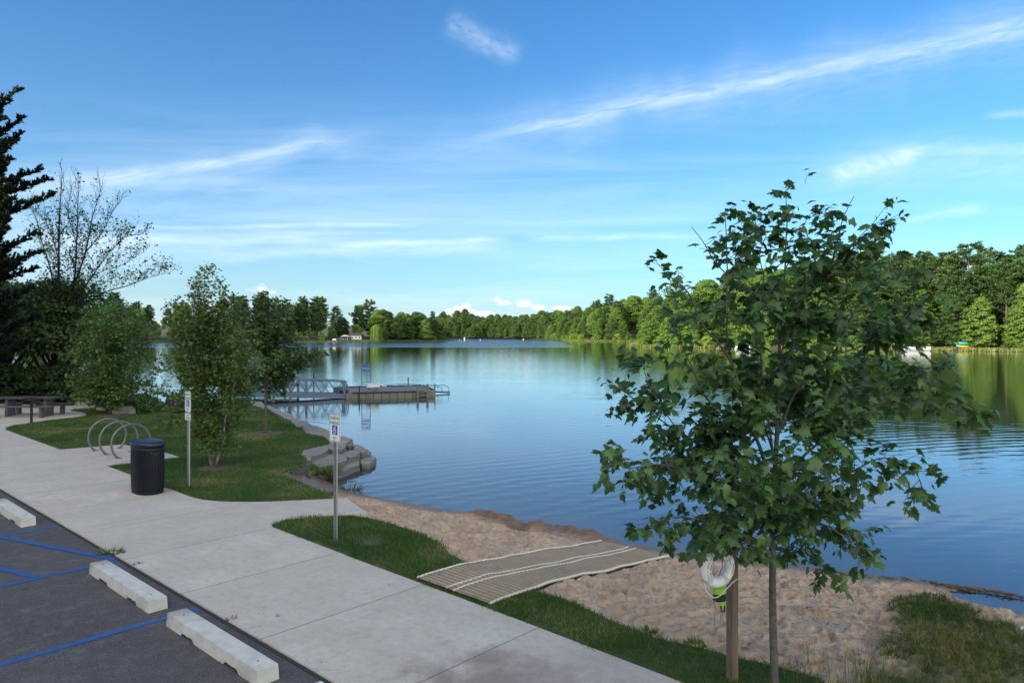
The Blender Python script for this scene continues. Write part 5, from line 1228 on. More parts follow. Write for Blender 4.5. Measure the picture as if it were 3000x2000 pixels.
# ------------------------------------------------------------------ beach access mat
def beach_mat():
    n1, n2 = 15, 94; us = np.linspace(M_U0, M_U1, n1); vs = np.linspace(M_V0, M_V1, n2); X = np.zeros((n2, n1)); Y = X.copy(); Z = X.copy()
    for j in range(n2):
        for i in range(n1):
            x, y = UVp(us[i], vs[j]); X[j, i] = us[i] - M_U0; Y[j, i] = vs[j] - M_V0
            g_ = WZ + np.mean([max(zb(np.array([x + a]), np.array([y + b]))[0] - WZ, .01) for a, b in ((0, 0), (.2, 0), (-.2, 0), (0, .2), (0, -.2))]); onl = inside(LAWN2, np.array([x]), np.array([y]))[0]
            g2 = -.012 if onl else g_ + .035; Z[j, i] = g2
    for _ in range(3): Z[1:-1] = (Z[:-2] + Z[1:-1] * 2 + Z[2:]) / 4
    for _ in range(10): Z[1:-1] = (Z[:-2] + Z[1:-1] * 2 + Z[2:]) / 4; Z[:, 1:-1] = (Z[:, :-2] + Z[:, 1:-1] * 2 + Z[:, 2:]) / 4
    Z += .014 + .006 * np.sin(Y * 4.5 + X * 1.5) * np.clip(Y / 1.5 - .6, 0, 1)
    for j in range(n2):
        for i in range(n1):
            x, y = UVp(us[i], vs[j]); Z[j, i] = max(Z[j, i], zb(np.array([x]), np.array([y]))[0] + .004)
    e = empty('beach_mat', (*UVp(M_U0, M_V0), 0), UANG, 'brown slatted access mat with white cords laid over the sand', 'beach mat')
    # local x runs along U, local y along V
    K = 304; yy = np.linspace(0, M_V1 - M_V0, K); ZF = np.stack([np.interp(yy, Y[:, 0], Z[:, i]) for i in range(n1)], 1); XF = np.tile(X[0], (K, 1)); YF = np.repeat(yy[:, None], n1, 1)
    ZF = ZF + np.where((np.floor(yy / .0425).astype(int) % 2) == 0, .003, -.002)[:, None]
    o = link('matting', gridmesh('matting', XF, -YF, ZF), MT['mat_weave'], e, False)
    so = o.modifiers.new('s', 'SOLIDIFY'); so.thickness = .014; so.offset = -1
    for off, w_ in ((0.0, .020), (M_U1 - M_U0, .020), (.665, .016), (.80, .016)):
        i = off / (M_U1 - M_U0) * (n1 - 1); i0 = int(min(i, n1 - 2)); f = i - i0; pts = []
        for j in range(0, n2 * 3 - 2):
            a = j / 3; j0 = min(int(a), n2 - 2); fj = a - j0; z = (Z[j0, i0] * (1 - f) + Z[j0, i0 + 1] * f) * (1 - fj) + (Z[j0 + 1, i0] * (1 - f) + Z[j0 + 1, i0 + 1] * f) * fj
            pts.append((off + .007 * math.sin(j * 1.35) + .012 * math.sin(j * .11 + off * 9), -(Y[j0, 0] * (1 - fj) + Y[j0 + 1, 0] * fj), z + .008))
        link('cord', tubemesh('cord', [(pts, w_)], 8), MT['mat_cord'], e, True)
    e.scale = (1, 1, 1)
beach_mat()

# ------------------------------------------------------------------ life ring post
def ring_post():
    x, y = 2.15, 7.0; e = empty('rescue_post', (x, y, -.05), R(28), 'square timber post carrying the life ring beside the young maple', 'post')
    m = MB(); m.box((0, 0, .86), (.083, .083, 1.98), bevel=.004); m.build('timber', MT['post_wood'], e)
    b = MB(); b.box((0, 0, 0), (.21, .006, .26), bevel=.002); b.build('sign_board', MT['white_sheet'], e, loc=(-.055, -.056, 1.80), rot=(0, 0, R(-25)))
    h = MB(); h.tube([(0, -.04, 1.42), (0, -.12, 1.41), (0, -.13, 1.45)], .006); h.build('hook', MT['galv'], e)
    D = 6.72
    c = At(2103, 1662, D); e = empty('life_ring', c, R(24), 'white life ring with black lettering hung in rope on the timber post', 'life ring'); Rm, rm = .137, .050
    bm = bmesh.new(); n1, n2 = 64, 20; vs = [[bm.verts.new(((Rm + rm * math.cos(2 * math.pi * j / n2)) * math.cos(2 * math.pi * i / n1), rm * .95 * math.sin(2 * math.pi * j / n2), (Rm + rm * math.cos(2 * math.pi * j / n2)) * math.sin(2 * math.pi * i / n1))) for j in range(n2)] for i in range(n1)]
    for i in range(n1):
        for j in range(n2): bm.faces.new((vs[i][j], vs[(i + 1) % n1][j], vs[(i + 1) % n1][(j + 1) % n2], vs[i][(j + 1) % n2]))
    bmesh.ops.recalc_face_normals(bm, faces=bm.faces[:]); me = bpy.data.meshes.new('ring'); bm.to_mesh(me); bm.free(); link('ring', me, MT['white_plastic'], e, True)
    for a in (-58, 218, 128, 40):                                          # cloth bands
        seg = []; 
        for k in range(4): 
            t = R(a - 8 + k * 5.3); seg.append([Vector(((Rm + (rm + .003) * math.cos(2 * math.pi * j / 20)) * math.cos(t), (rm + .003) * math.sin(2 * math.pi * j / 20), (Rm + (rm + .003) * math.cos(2 * math.pi * j / 20)) * math.sin(t))) for j in range(20)])
        fc = [(i * 20 + j, (i + 1) * 20 + j, (i + 1) * 20 + (j + 1) % 20, i * 20 + (j + 1) % 20) for i in range(3) for j in range(20)]
        me = bpy.data.meshes.new('band'); me.from_pydata([tuple(v) for s in seg for v in s], [], fc); link('band', me, MT['white_cloth'], e, True)
    def arc_text(s, r, a_end, step, size, m='letter_black'):
        n = len(s)
        for k, ch in enumerate(s):
            if ch == ' ': continue
            a = R(a_end - (n - 1 - k) * step); q = min(1, abs(r - Rm) / rm); y_ = -(rm * .95 * math.sqrt(max(0, 1 - q * q)) + .0016)
            text('lettering', ch, size, m, e, (r * math.cos(a), y_, r * math.sin(a)), (R(90), -(a + R(90)) , 0), 1.0, .0004)
    arc_text("DON'T STEAL THIS", .127, 205, 5.6, .020); arc_text('YOU MAY STEAL A LIFE', .156, 207, 5.0, .021)
    for k in range(6): a = R(-22 + k * 6); b = MB(); b.box((0, 0, 0), (.016, .002, .004)); b.build('stripe_mark', MT['letter_blue'], e, loc=(.142 * math.cos(a), -.0495, .142 * math.sin(a)), rot=(0, -a, 0))
    # the grab rope looped round the ring
    def ropepx(name, L_, r, m, par, dd=0.0):
        pts = [At(2000 + a / 4.48, 1550 + b / 4.48, D + dd + (q[0] if q else 0)) - par.location for a, b, *q in L_]; pts = [Matrix.Rotation(-par.rotation_euler.z, 3, 'Z') @ p for p in pts]
        return link(name, tubemesh(name, [(spline(pts, .015), r)], 8), MT[m], par, True)
    ropepx('grab_rope', [(262, 640, -.04), (232, 630, -.06), (195, 570, -.05), (168, 520, -.03), (172, 450, 0), (192, 370, .02), (230, 280, .03), (300, 240, 0)], .0055, 'rope_white', e)
    ropepx('grab_rope', [(262, 650, -.04), (290, 730, -.06), (310, 800, -.07), (350, 850, -.08), (410, 895, -.08), (460, 885, -.09), (510, 850, -.09), (560, 795, -.08), (610, 745, -.06)], .0055, 'rope_white', e)
    ropepx('grab_rope', [(610, 745, -.05), (650, 700, -.03), (710, 655, 0), (770, 620, .03), (815, 575, .04), (838, 520, .04), (835, 470, .04), (790, 400, .03), (700, 340, 0)], .0055, 'rope_white', e)
    ropepx('grab_rope', [(440, 90, .1), (470, 130, .05), (540, 150, 0), (580, 220, -.04), (600, 290, -.05), (560, 330, -.04), (480, 330, -.05)], .0065, 'rope_white', e)
    # throw bag
    c = At(2108, 1742, D + .07); e = empty('throw_bag', c, R(24), 'lime and black throw line bag hanging under the life ring', 'throw bag')
    mb = MB(); mb.lathe([(.045, -.055), (.066, -.05), (.068, -.03), (.066, .02)], 24, sy=.7); mb.build('bag', MT['bag_black'], e, smooth=True)
    mb = MB(); mb.lathe([(.068, .02), (.071, .022), (.071, .055), (.066, .06), (.05, .075)], 24, sy=.72); mb.build('reflective_cuff', MT['lime'], e, smooth=True)
    mb = MB(); mb.box((.045, -.0, .035), (.035, .05, .055), bevel=.005); mb.build('side_pocket', MT['lime'], e)
    mb = MB(); mb.box((.0, -.035, -.072), (.06, .025, .035), (0, .3, 0), bevel=.006); mb.build('end_tab', MT['lime'], e)
    pts = [(-.012, -.03, -.07), (-.006, -.03, -.12), (.008, -.03, -.15), (.03, -.03, -.15), (.035, -.03, -.11), (.03, -.03, -.065)]; link('strap', tubemesh('strap', [(spline([Vector(p) for p in pts], .01), .008)], 6), MT['bag_black'], e, True)
    par = e
    ropepx('throw_line', [(420, 930), (425, 1050), (418, 1180), (425, 1280), (450, 1300), (475, 1275), (520, 1255), (540, 1225), (515, 1180), (520, 1120), (530, 1090), (515, 1050)], .0038, 'rope_olive', par, .02)
    ropepx('throw_line', [(498, 1040), (500, 1120), (495, 1190), (485, 1230), (500, 1200)], .0032, 'rope_olive', par, .02)
    ropepx('throw_line', [(430, 925), (400, 960), (370, 990), (345, 1003)], .0045, 'rope_olive', par, .02)
    ropepx('throw_line', [(430, 800, .05), (480, 600, .06), (500, 540, .04), (520, 505, .0), (520, 430, .0), (510, 330, .04)], .0045, 'rope_olive', par, .03)
ring_post()

# ------------------------------------------------------------------ gangway, floating dock and what stands on it
E1 = Vector((.955, .297, 0)); E2 = Vector((-.297, .955, 0)); DANG = math.atan2(.297, .955)
def gangway():
    O = Vector((-16.4, 40.35, .05)); L = 6.95; slope = -.30 / L; e = empty('gangway', O, DANG, 'blue grey aluminium gangway with truss railings leading to the floating dock', 'gangway')
    Z = lambda t: slope * t
    def bar(name, pts, r=None, box=None, m='alu'):
        mb = MB(); mb.tube(pts, r, 6); return mb.build(name, MT[m], e, True)
    for y_ in (0, 1.25):
        mb = MB(); a = math.atan(slope); mb.box((L / 2, y_, Z(L / 2) - .10), (L, .05, .26), (0, -a, 0)); mb.build('side_beam', MT['alu'], e)
        top = [(0, y_, Z(0) + .78), (L - .55, y_, Z(L) + .80), (L - .15, y_, Z(L) + .68), (L + .05, y_, Z(L) + .52), (L + .08, y_, Z(L) + .05)]
        bar('handrail', spline([Vector(p) for p in top], .25), .038)
        for k in range(4): t = .35 + k * 2.15; mb = MB(); mb.box((t, y_, Z(t) + .40), (.12, .07, .78)); mb.build('railing_post', MT['alu'], e)
        k = 0; t = .35
        while t < L - .4:
            t2 = min(t + .43, L - .1); up = k % 2 == 0; bar('truss_brace', [(t, y_, Z(t) + (.03 if up else .76)), (t2, y_, Z(t2) + (.76 if up else .03))], .026)
            if k % 5 == 2: bar('truss_brace', [(t, y_ + .03, Z(t) + (.76 if up else .03)), (t2, y_ + .03, Z(t2) + (.03 if up else .76))], .026)
            t += .43; k += 1
        bar('mid_rail', [(0, y_ + .04, Z(0) + .44), (L - .3, y_ + .04, Z(L) + .44)], .014)
    mb = MB(); mb.box((L / 2, .625, Z(L / 2) - .03), (L, 1.19, .04), (0, -math.atan(slope), 0)); mb.build('deck', MT['decking'], e)
gangway()
def dock():
    O = Vector((-9.6, 42.4, WZ)); e = empty('floating_dock', O, DANG, 'tan sided floating dock with grey decking out on the lake', 'floating dock'); Hd = .33
    mb = MB(); mb.box((2.55, 2.2, Hd + .012), (5.1, 4.4, .03)); mb.build('deck', MT['decking'], e)
    w_ = .47
    for k in range(11):
        mb = MB(); mb.box((.235 + k * w_ - .02, .15, Hd / 2 - .06), (w_ - .012, .34, Hd + .1), bevel=.02)
        mb.box((.235 + k * w_ - .02, -.022, Hd / 2 + .03), (w_ * .7, .012, Hd * .55), bevel=.004); mb.build('float_module', MT['float_tan'], e)
    for k in range(9): mb = MB(); mb.box((5.0, .55 + k * w_, Hd / 2 - .06), (.3, w_ - .012, Hd + .1), bevel=.02); mb.build('float_module', MT['float_tan'], e)
    mb = MB(); mb.box((-.06, .05, Hd / 2 - .06), (.34, .4, Hd + .12), bevel=.03); mb.build('corner_float', MT['float_tan'], e)
    for c, s in (((2.3, -.03, Hd + .02), (4.3, .09, .07)), ((1.0, 4.4, Hd + .06), (2.9, .1, .07)), ((3.9, 4.4, Hd + .06), (2.3, .1, .07)), ((5.15, 2.5, Hd + .05), (.1, 3.6, .07)), ((-.35, 2.6, Hd - .12), (.7, 3.2, .4))):
        mb = MB(); mb.box(c, s, bevel=.01); mb.build('rubber_fender', MT['rubber'], e)
    for x_ in (.55, ):
        mb = MB(); mb.tube([(x_, -.1, -.9), (x_, -.1, .78)], .035); mb.build('anchor_pole', MT['dark_metal'], e, True)
    for x_, y_, h in ((-1.9, 4.6, 1.25), (5.3, 1.0, .72), (4.2, 4.6, .95)):
        mb = MB(); mb.tube([(x_, y_, -.9), (x_, y_, h)], .035); mb.build('anchor_pole', MT['dark_metal'], e, True)
    l = empty('swim_ladder', (0, 0, 0)); l.parent = e
    bpy.data.objects.remove(l)
    mb = MB()
    for x_ in (4.02, 4.62): mb.box((x_, -.16, .15), (.13, .13, 1.3), bevel=.02)
    for z_ in (-.1, .12, .34): mb.box((4.32, -.16, z_), (.5, .10, .05))
    mb.build('ladder', MT['float_tan'], e)
dock()
def board_stand():
    d = 44.6; a = At(1060, 1143, d); b = At(1085, 1143, d); e = empty('board_stand', ((a.x + b.x) / 2, d, -.135), 0, 'tall ladder like stand with a blue panel on the floating dock', 'sign stand'); w_ = (b.x - a.x) / 2
    for s in (-1, 1): mb = MB(); mb.tube([(s * w_, 0, 0), (s * w_, 0, 1.56)], .022); mb.build('upright', MT['alu'], e, True)
    for z_ in (.38, .50, .96, 1.10): mb = MB(); mb.tube([(-w_, 0, z_), (w_, 0, z_)], .014, 6); mb.build('rung', MT['alu'], e, True)
    mb = MB(); mb.box((0, -.03, 1.37), (w_ * 2 + .02, .02, .40), bevel=.004); p = mb.build('panel', MT['panel_blue'], e)
    r = random.Random(3)
    for k in range(5): mb = MB(); mb.box((-.16 + k * .08, -.0425, 1.46 + r.uniform(-.01, .01)), (.03, .004, .03), (0, r.uniform(-.2, .2), 0)); mb.build('mark', MT['red_paint'], p)
    for k in range(7): mb = MB(); mb.box((-.21 + k * .07, -.0425, 1.31 + r.uniform(-.03, .03)), (.04, .004, .03), (0, r.uniform(-.6, .6), 0)); mb.build('mark', MT['white_sheet'], p)
    d = 44.0; c = At(1093, 1140, d); e = empty('transfer_bench', (c.x, d, -.135), DANG, 'low white topped transfer bench on the floating dock', 'bench')
    mb = MB(); mb.box((0, 0, .32), (.78, .5, .2), bevel=.02); mb.box((0, 0, .435), (.86, .56, .03), bevel=.01); mb.build('seat_box', MT['white_cloth'], e)
    for s in (-1, 1): mb = MB(); mb.box((s * .22, 0, .11), (.1, .36, .22)); mb.build('leg', MT['alu'], e)
    e = empty('kayak_launch', At(1220, 1140, 46.4), 0, 'low tubular kayak launch rails at the right end of the dock', 'kayak launch'); B = e.location.copy()
    for dd, L_ in ((0, [(1119, 1139), (1124, 1131), (1135, 1128), (1172, 1124), (1220, 1126), (1262, 1128), (1300, 1128), (1311, 1131), (1315, 1138), (1315, 1149)]), (-1.0, [(1150, 1133), (1172, 1128), (1220, 1131), (1270, 1132), (1288, 1133), (1294, 1138), (1295, 1145)])):
        pts = spline([At(x, y, 46.4 + dd) - B for x, y in L_], .1); link('guide_rail', tubemesh('guide_rail', [(pts, .022)], 6), MT['alu'], e, True)
        for i in range(8, len(pts) - 8, 9): link('rail_post', tubemesh('rail_post', [([pts[i], pts[i] - Vector((0, 0, .32))], .016)], 6), MT['alu'], e, True)
    pts = [At(1318, 1149, 46.4) - B, At(1250, 1146, 46) - B]; link('launch_bed', tubemesh('launch_bed', [(pts, .05)], 6), MT['dark_metal'], e, True)
board_stand()
def pier():
    e = empty('timber_pier', (-16.2, 46, 0), R(3), 'dark fixed timber pier behind the gangway', 'pier')
    mb = MB(); mb.box((0, 0, .12), (4.6, 1.8, .07)); mb.build('deck', MT['pier_wood'], e)
    for y_ in (-.88, .88): mb = MB(); mb.box((0, y_, .0), (4.6, .06, .19)); mb.build('side_beam', MT['dark_metal'], e)
    for x_, y_, h in ((2.2, -.98, 1.32), (1.15, -.98, .5), (-.3, -.98, .3), (2.2, .98, .9), (-1.9, -.98, .3)): mb = MB(); mb.tube([(x_, y_, -1.6), (x_, y_, h)], .08, 10); mb.build('pile', MT['pier_wood'], e, True)
    mb = MB(); mb.box((1.55, -.3, .72), (1.1, .35, .05)); mb.build('bench_seat', MT['pier_wood'], e)
    for x_ in (1.15, 1.95): mb = MB(); mb.box((x_, -.3, .425), (.08, .3, .54)); mb.build('bench_leg', MT['pier_wood'], e)
pier()

# ------------------------------------------------------------------ boats and kayaks on the right shore
def hullmesh(name, L, W, H, rise, m, parent, loc=(0, 0, 0), pointy=2.2, n=24):
    bm = bmesh.new(); rings = []
    for i in range(n + 1):
        t = -1 + 2 * i / n; w = W / 2 * max(.02, (1 - abs(t) ** pointy)); z0 = rise * abs(t) ** 3; ring = []
        for k in range(9):
            a = math.pi * k / 8; ring.append(bm.verts.new((t * L / 2, w * math.cos(a), z0 + H - H * (1 - .5 * abs(t) ** 4) * math.sin(a) ** .7 if k not in (0, 8) else z0 + H)))
        rings.append(ring)
    for a, b in zip(rings[:-1], rings[1:]):
        for k in range(8): bm.faces.new((a[k], a[k + 1], b[k + 1], b[k]))
        bm.faces.new((a[8], a[0], b[0], b[8]))
    bmesh.ops.recalc_face_normals(bm, faces=bm.faces[:]); me = bpy.data.meshes.new(name); bm.to_mesh(me); bm.free(); o = link(name, me, m, parent, True); o.location = loc; return o
for nm, c in (('kayak_aqua', (.03, .42, .50)), ('kayak_teal', (.01, .28, .25)), ('kayak_yellow', (.75, .50, .02)), ('kayak_red', (.55, .05, .015))): mat(nm, c, .35)
def kayaks():
    d = 162; O = At(2826, 1022, d); O.z = 0
    e = empty('kayak_rack', (O.x, d, -.25), R(-8), 'low timber rack holding the stacked kayaks', 'rack')
    for x_ in (-1.1, 1.1):
        mb = MB(); mb.box((x_, 0, .35), (.1, 1.0, .08)); mb.box((x_, 0, .95), (.1, 1.0, .06)); mb.box((x_, .45, .6), (.1, .1, 1.3)); mb.box((x_, -.45, .15), (.1, .1, .5)); mb.build('rack_frame', MT['pier_wood'], e)
    for nm, dz, dx, L, lab, yy in (('kayak_red', .12, .45, 3.0, 'red orange kayak at the bottom of the stack', -.2), ('kayak_yellow', .50, -.1, 3.7, 'yellow kayak second from the bottom of the stack', 0), ('kayak_teal', .98, .0, 4.4, 'dark teal kayak under the aqua one', .1), ('kayak_aqua', 1.25, -.1, 2.6, 'aqua blue kayak on top of the stack', .1)):
        k = empty('kayak', (O.x + dx, d - .3 + yy, -.2 + dz), R(-8), lab, 'kayak', 'stacked kayaks'); hullmesh('hull', L, .72, .34, .12, MT[nm], k)
        mb = MB(); mb.lathe([(.26, .0), (.28, .03), (.22, .035)], 16, sx=1.7); mb.build('cockpit_rim', MT['rubber'], k, loc=(0, 0, .34))
    e = empty('motor_boat', (O.x - 2.2, d - .2, -.25), R(70), 'small grey boat hull beside the red kayak', 'boat'); hullmesh('hull', 2.6, 1.0, .5, .1, MT['alu'], e); mb = MB(); mb.box((0, 0, .46), (.25, .85, .04)); mb.build('seat', MT['white_cloth'], e)
kayaks()
mat('boat_white', (.5, .5, .5), .5)
def pontoon(O, rot, label, canopy=False):
    e = empty('pontoon_boat', O, rot, label, 'pontoon boat')
    for y_ in (-.85, .85):
        mb = MB(); mb.tube([(-3.2, y_, .12), (3.2, y_, .12), (3.7, y_, .35)], .28, 14); mb.build('pontoon', MT['galv'], e, True)
    mb = MB(); mb.box((0, 0, .46), (7.0, 2.4, .10), bevel=.02); mb.build('deck', MT['boat_white'], e)
    for y_ in (-1.17, 1.17):
        for x0, x1 in ((-3.4, -.4), (.5, 3.2)): mb = MB(); mb.box(((x0 + x1) / 2, y_, .86), (x1 - x0, .04, .68), bevel=.01); mb.build('fence_panel', MT['boat_white'], e)
    for x_ in (-3.4, 3.2): mb = MB(); mb.box((x_, 0, .86), (.04, 2.2, .68), bevel=.01); mb.build('fence_panel', MT['boat_white'], e)
    for x_, y_ in ((-2.7, .7), (-2.7, -.7), (2.4, .7)): mb = MB(); mb.box((x_, y_, .72), (1.2, .7, .42), bevel=.08); mb.box((x_ - .5, y_, 1.05), (.2, .7, .45), bevel=.06); mb.build('seat', MT['white_cloth'], e)
    mb = MB(); mb.box((.6, -.6, .95), (.6, .7, .9), bevel=.05); mb.build('helm_console', MT['dark_metal'], e)
    if canopy:
        mb = MB(); mb.box((-.6, 0, 2.35), (3.4, 2.3, .10), bevel=.04); mb.build('canopy', MT['panel_blue'], e)
        for x_ in (-2.1, .9):
            for y_ in (-1.1, 1.1): mb = MB(); mb.tube([(x_, y_, .5), (x_, y_, 2.3)], .025, 6); mb.build('canopy_pole', MT['galv'], e)
    else: mb = MB(); mb.tube([(1.2, -1.1, 1.2), (1.6, -1.0, 1.75), (2.5, -.9, 1.85), (3.1, -.95, 1.5)], .04, 6); mb.build('folded_canopy', MT['white_cloth'], e, True)
pontoon((At(2683, 1020, 158).x, 158, WZ), R(172), 'white pontoon boat moored at the right shore')
pontoon((59, 183, WZ), R(150), 'white pontoon boat with a blue canopy seen through the maple', True)
for o in col.objects:
    if o.name.startswith('pontoon_boat'): o.scale = (.8, .8, .8) if o.name == 'pontoon_boat' else (.55, .55, .55)

# ------------------------------------------------------------------ cottage, pavilion and markers across the lake
mat('white_wall', (.75, .75, .72), .7); mat('roof_grey', (.10, .10, .105), .8); mat('window_dark', (.02, .03, .04), .1); mat('white_roof', (.78, .78, .76), .6); mat('buoy_white', (.85, .85, .85), .5)
def gable(name, L, W, h0, h1, m, par, over=.35):
    mb = MB(); bm = bmesh.new(); l, w = L / 2 + over, W / 2 + over; v = [bm.verts.new(p) for p in ((-l, -w, h0), (l, -w, h0), (l, w, h0), (-l, w, h0), (-l, 0, h1), (l, 0, h1))]
    for f in ((0, 1, 5, 4), (2, 3, 4, 5), (0, 4, 3), (1, 2, 5), (3, 2, 1, 0)): bm.faces.new([v[i] for i in f])
    me = bpy.data.meshes.new(name); bm.to_mesh(me); bm.free(); return link(name, me, MT[m], par)
def cottage():
    d = 338; c = At(1043, 996, d); e = empty('cottage', (c.x, d, .35), R(8), 'white cottage half hidden by the bright green tree', 'cottage'); e.scale = (.72, .72, .72)
    mb = MB(); mb.box((0, 0, 1.4), (7, 5, 2.8)); mb.build('wall', MT['white_wall'], e); r = gable('roof', 7, 5, 2.8, 4.4, 'roof_grey', e); mb = MB(); mb.box((1.5, .6, 4.4), (.6, .6, 1.2)); mb.build('chimney', MT['stone'], r)
    for x_ in (-2.2, .2, 2.4): w = MB(); w.box((x_, -2.52, 1.6), (1.1, .05, 1.1)); wo = w.build('window', MT['white_roof'], e); w = MB(); w.box((x_, -2.56, 1.6), (.9, .04, .9)); w.build('pane', MT['window_dark'], wo)
    w = MB(); w.box((-3.1, -2.53, 1.05), (.8, .06, 2.1)); w.build('door', MT['roof_grey'], e)
    c = At(1012, 998, 334); e = empty('pavilion', (c.x, 334, .1), R(0), 'white gable roofed pavilion at the water below the cottage', 'pavilion')
    gable('roof', 4.2, 3.2, 1.9, 2.7, 'white_roof', e).rotation_euler.z = R(90)
    for x_ in (-1.6, 1.6):
        for y_ in (-2, 2): mb = MB(); mb.box((x_, y_, .95), (.14, .14, 1.9)); mb.build('post', MT['white_wall'], e)
    e = empty('boat_deck', (c.x - 1.5, 331.5, -.1), 0, 'white railed deck in front of the pavilion', 'deck'); mb = MB(); mb.box((0, 0, .25), (6.5, 2.4, .15)); mb.build('deck', MT['white_wall'], e)
    mb = MB(); mb.box((0, -1.2, 1.15), (6.5, .06, .08)); mb.box((0, -1.2, .75), (6.5, .04, .05)); mb.build('handrail', MT['white_wall'], e)
    for k in range(8): mb = MB(); mb.box((-3.2 + k * .914, -1.2, .72), (.07, .07, .9)); mb.build('railing_post', MT['white_wall'], e)
    for x_ in (-3, 0, 3): mb = MB(); mb.tube([(x_, -1, -2), (x_, -1, .2)], .1); mb.build('pile', MT['pier_wood'], e)
    c = At(975, 1001, 318); e = empty('boat_dock', (c.x, 318, WZ), 0, 'small low dock left of the pavilion', 'dock'); mb = MB(); mb.box((0, 0, .35), (4.4, 1.6, .12)); mb.build('deck', MT['pier_wood'], e)
    for x_ in (-2, 0, 2): mb = MB(); mb.tube([(x_, -.8, -1), (x_, -.8, 1.1)], .07); mb.build('pile', MT['pier_wood'], e)
    mb = MB(); mb.box((.6, .6, 1.25), (1.6, .9, .5), bevel=.1); mb.build('covered_lift', MT['white_wall'], e)
cottage()
for x, y, s, t in ((1361, 996.5, 1.2, 'largest white lake marker, beyond the peninsula tip'), (1346, 997, .5, 'small white lake marker just left of the largest one'), (1407, 997, .5, 'small white lake marker right of the largest one'), (1533, 996.5, .6, 'white lake marker farthest right')):
    X, Y = P(x, y, WZ); e = empty('lake_marker', (X, Y, WZ), 0, t, 'buoy', 'white lake markers'); mb = MB(); mb.lathe([(.28 * s, -.3), (.30 * s, 0), (.30 * s, 1.1 * s), (.16 * s, 1.35 * s), (.05, 1.5 * s)], 14); mb.build('float_body', MT['buoy_white'], e, True)
    mb = MB(); mb.lathe([(.31 * s, .5 * s), (.31 * s, .62 * s)], 14); mb.build('band', MT['roof_grey'], e)

# ------------------------------------------------------------------ small growth
def tuft(name, px_, py, n, h, w, rad, z, m, label, cat, lean=.8, seed=1, sq=1.0):
    x, y = P(px_, py, z); r = np.random.default_rng(seed); a = r.uniform(0, 6.28, n); q = np.sqrt(r.random(n)) * rad; C = np.stack([q * np.cos(a), q * np.sin(a) * sq, np.zeros(n)], 1)
    D = np.stack([np.cos(a) * lean * r.random(n) + r.normal(0, .15, n), np.sin(a) * lean * r.random(n) + r.normal(0, .15, n), np.full(n, .8)], 1); N = np.stack([r.normal(0, 1, n), -1 + r.normal(0, .5, n), np.full(n, .4)], 1)
    o = cards(name, C, D, N, h * r.uniform(.5, 1.2, n), w, 'blade', MT[m], None, r.random(n)); o.location = (x, y, z); return tag(o, label, cat)
tuft('weed', 327, 1620, 110, .10, .02, .20, -.01, 'grass', 'flat green weed in the gap between asphalt and concrete', 'weed', 2.2, 1, .5)
tuft('weed', 402, 1654, 22, .05, .015, .05, -.01, 'leaf_dark', 'tiny dark weed by the middle wheel stop', 'weed', 1.5, 2)
tuft('weed', 678, 1814, 26, .05, .015, .05, -.01, 'leaf_dark', 'tiny dark weed in the gap beside the nearest wheel stop', 'weed', 1.5, 3)
tuft('water_plant', 1022, 1434, 60, .26, .02, .32, WZ, 'leaf_dark', 'dark stemmed water plant at the edge behind the sign post', 'plant', 1.2, 4, .4)
tuft('weed', 940, 1452, 120, .14, .03, .3, -.1, 'leaf_dark', 'dark weeds at the lawn corner left of the sign post', 'weed', 1.4, 5, .5)
tuft('grass_clump', 935, 1385, 420, .26, .03, .55, -.32, 'grass', 'rank grass growing against the lowest stepped rocks', 'grass', 1.1, 6, .6)
tuft('grass_clump', 850, 1392, 260, .16, .03, .6, -.12, 'grass', 'rank grass hanging over the hollow left of the rocks', 'grass', 1.1, 7, .6)
tuft('leafy_weed', 2040, 1893, 60, .09, .04, .10, -.03, 'grass', 'broad leaved weed where the verge meets the sand', 'weed', 1.6, 8)
tuft('leafy_weed', 1905, 1850, 36, .08, .035, .07, -.03, 'grass', 'pale weed on the sand edge of the verge', 'weed', 1.6, 9)
# dead twigs and weed washed up along the waterline
def wrack():
    r = random.Random(8); paths = []
    line = [P(x, y, WZ + .05) for x, y in ((2380, 1664), (2480, 1680), (2600, 1690), (2690, 1699), (2780, 1712), (2870, 1722), (2940, 1731), (3020, 1746))]
    for k in range(170):
        t = r.random() ** .8 * (len(line) - 1.001); i = int(t); f = t - i; x = line[i][0] * (1 - f) + line[i + 1][0] * f; y = line[i][1] * (1 - f) + line[i + 1][1] * f - r.uniform(-.02, .08); a = r.uniform(-.7, .7) + (math.pi if r.random() < .5 else 0) - .3; L = r.uniform(.03, .14)
        z = max(float(zb(np.array([x]), np.array([y]))[0]), WZ) + r.uniform(.003, .03); paths.append(([(x, y, z), (x + L * math.cos(a), y + L * math.sin(a), z + r.uniform(-.01, .03))], r.uniform(.002, .007)))
    tag(tubes('washed_up_twigs', paths, MT['drift'], None, 4), 'dark twigs and weed washed up along the waterline at right', 'debris', None, 'stuff')
wrack()
# tall seed stems at the bottom right
def stems():
    r = np.random.default_rng(14); n = 420; pts = [P(x, y, -.1) for x, y in zip(r.uniform(2290, 2620, n), r.uniform(1965, 2120, n))]; x = np.array([p[0] for p in pts]); y = np.array([p[1] for p in pts]); z = np.maximum(zb(x, y), -.1)
    D = np.stack([r.normal(0, .22, n), r.normal(0, .15, n), np.ones(n)], 1); N = np.stack([r.normal(0, 1, n), -1 + r.normal(0, .4, n), np.full(n, .3)], 1)
    tag(cards('tall_grass', np.stack([x, y, z], 1), D, N, r.uniform(.10, .36, n), .006, 'blade', MT['grass_wild'], None, r.random(n)), 'thin tall grass stems at the foot of the young maple', 'grass', None, 'stuff')
stems()

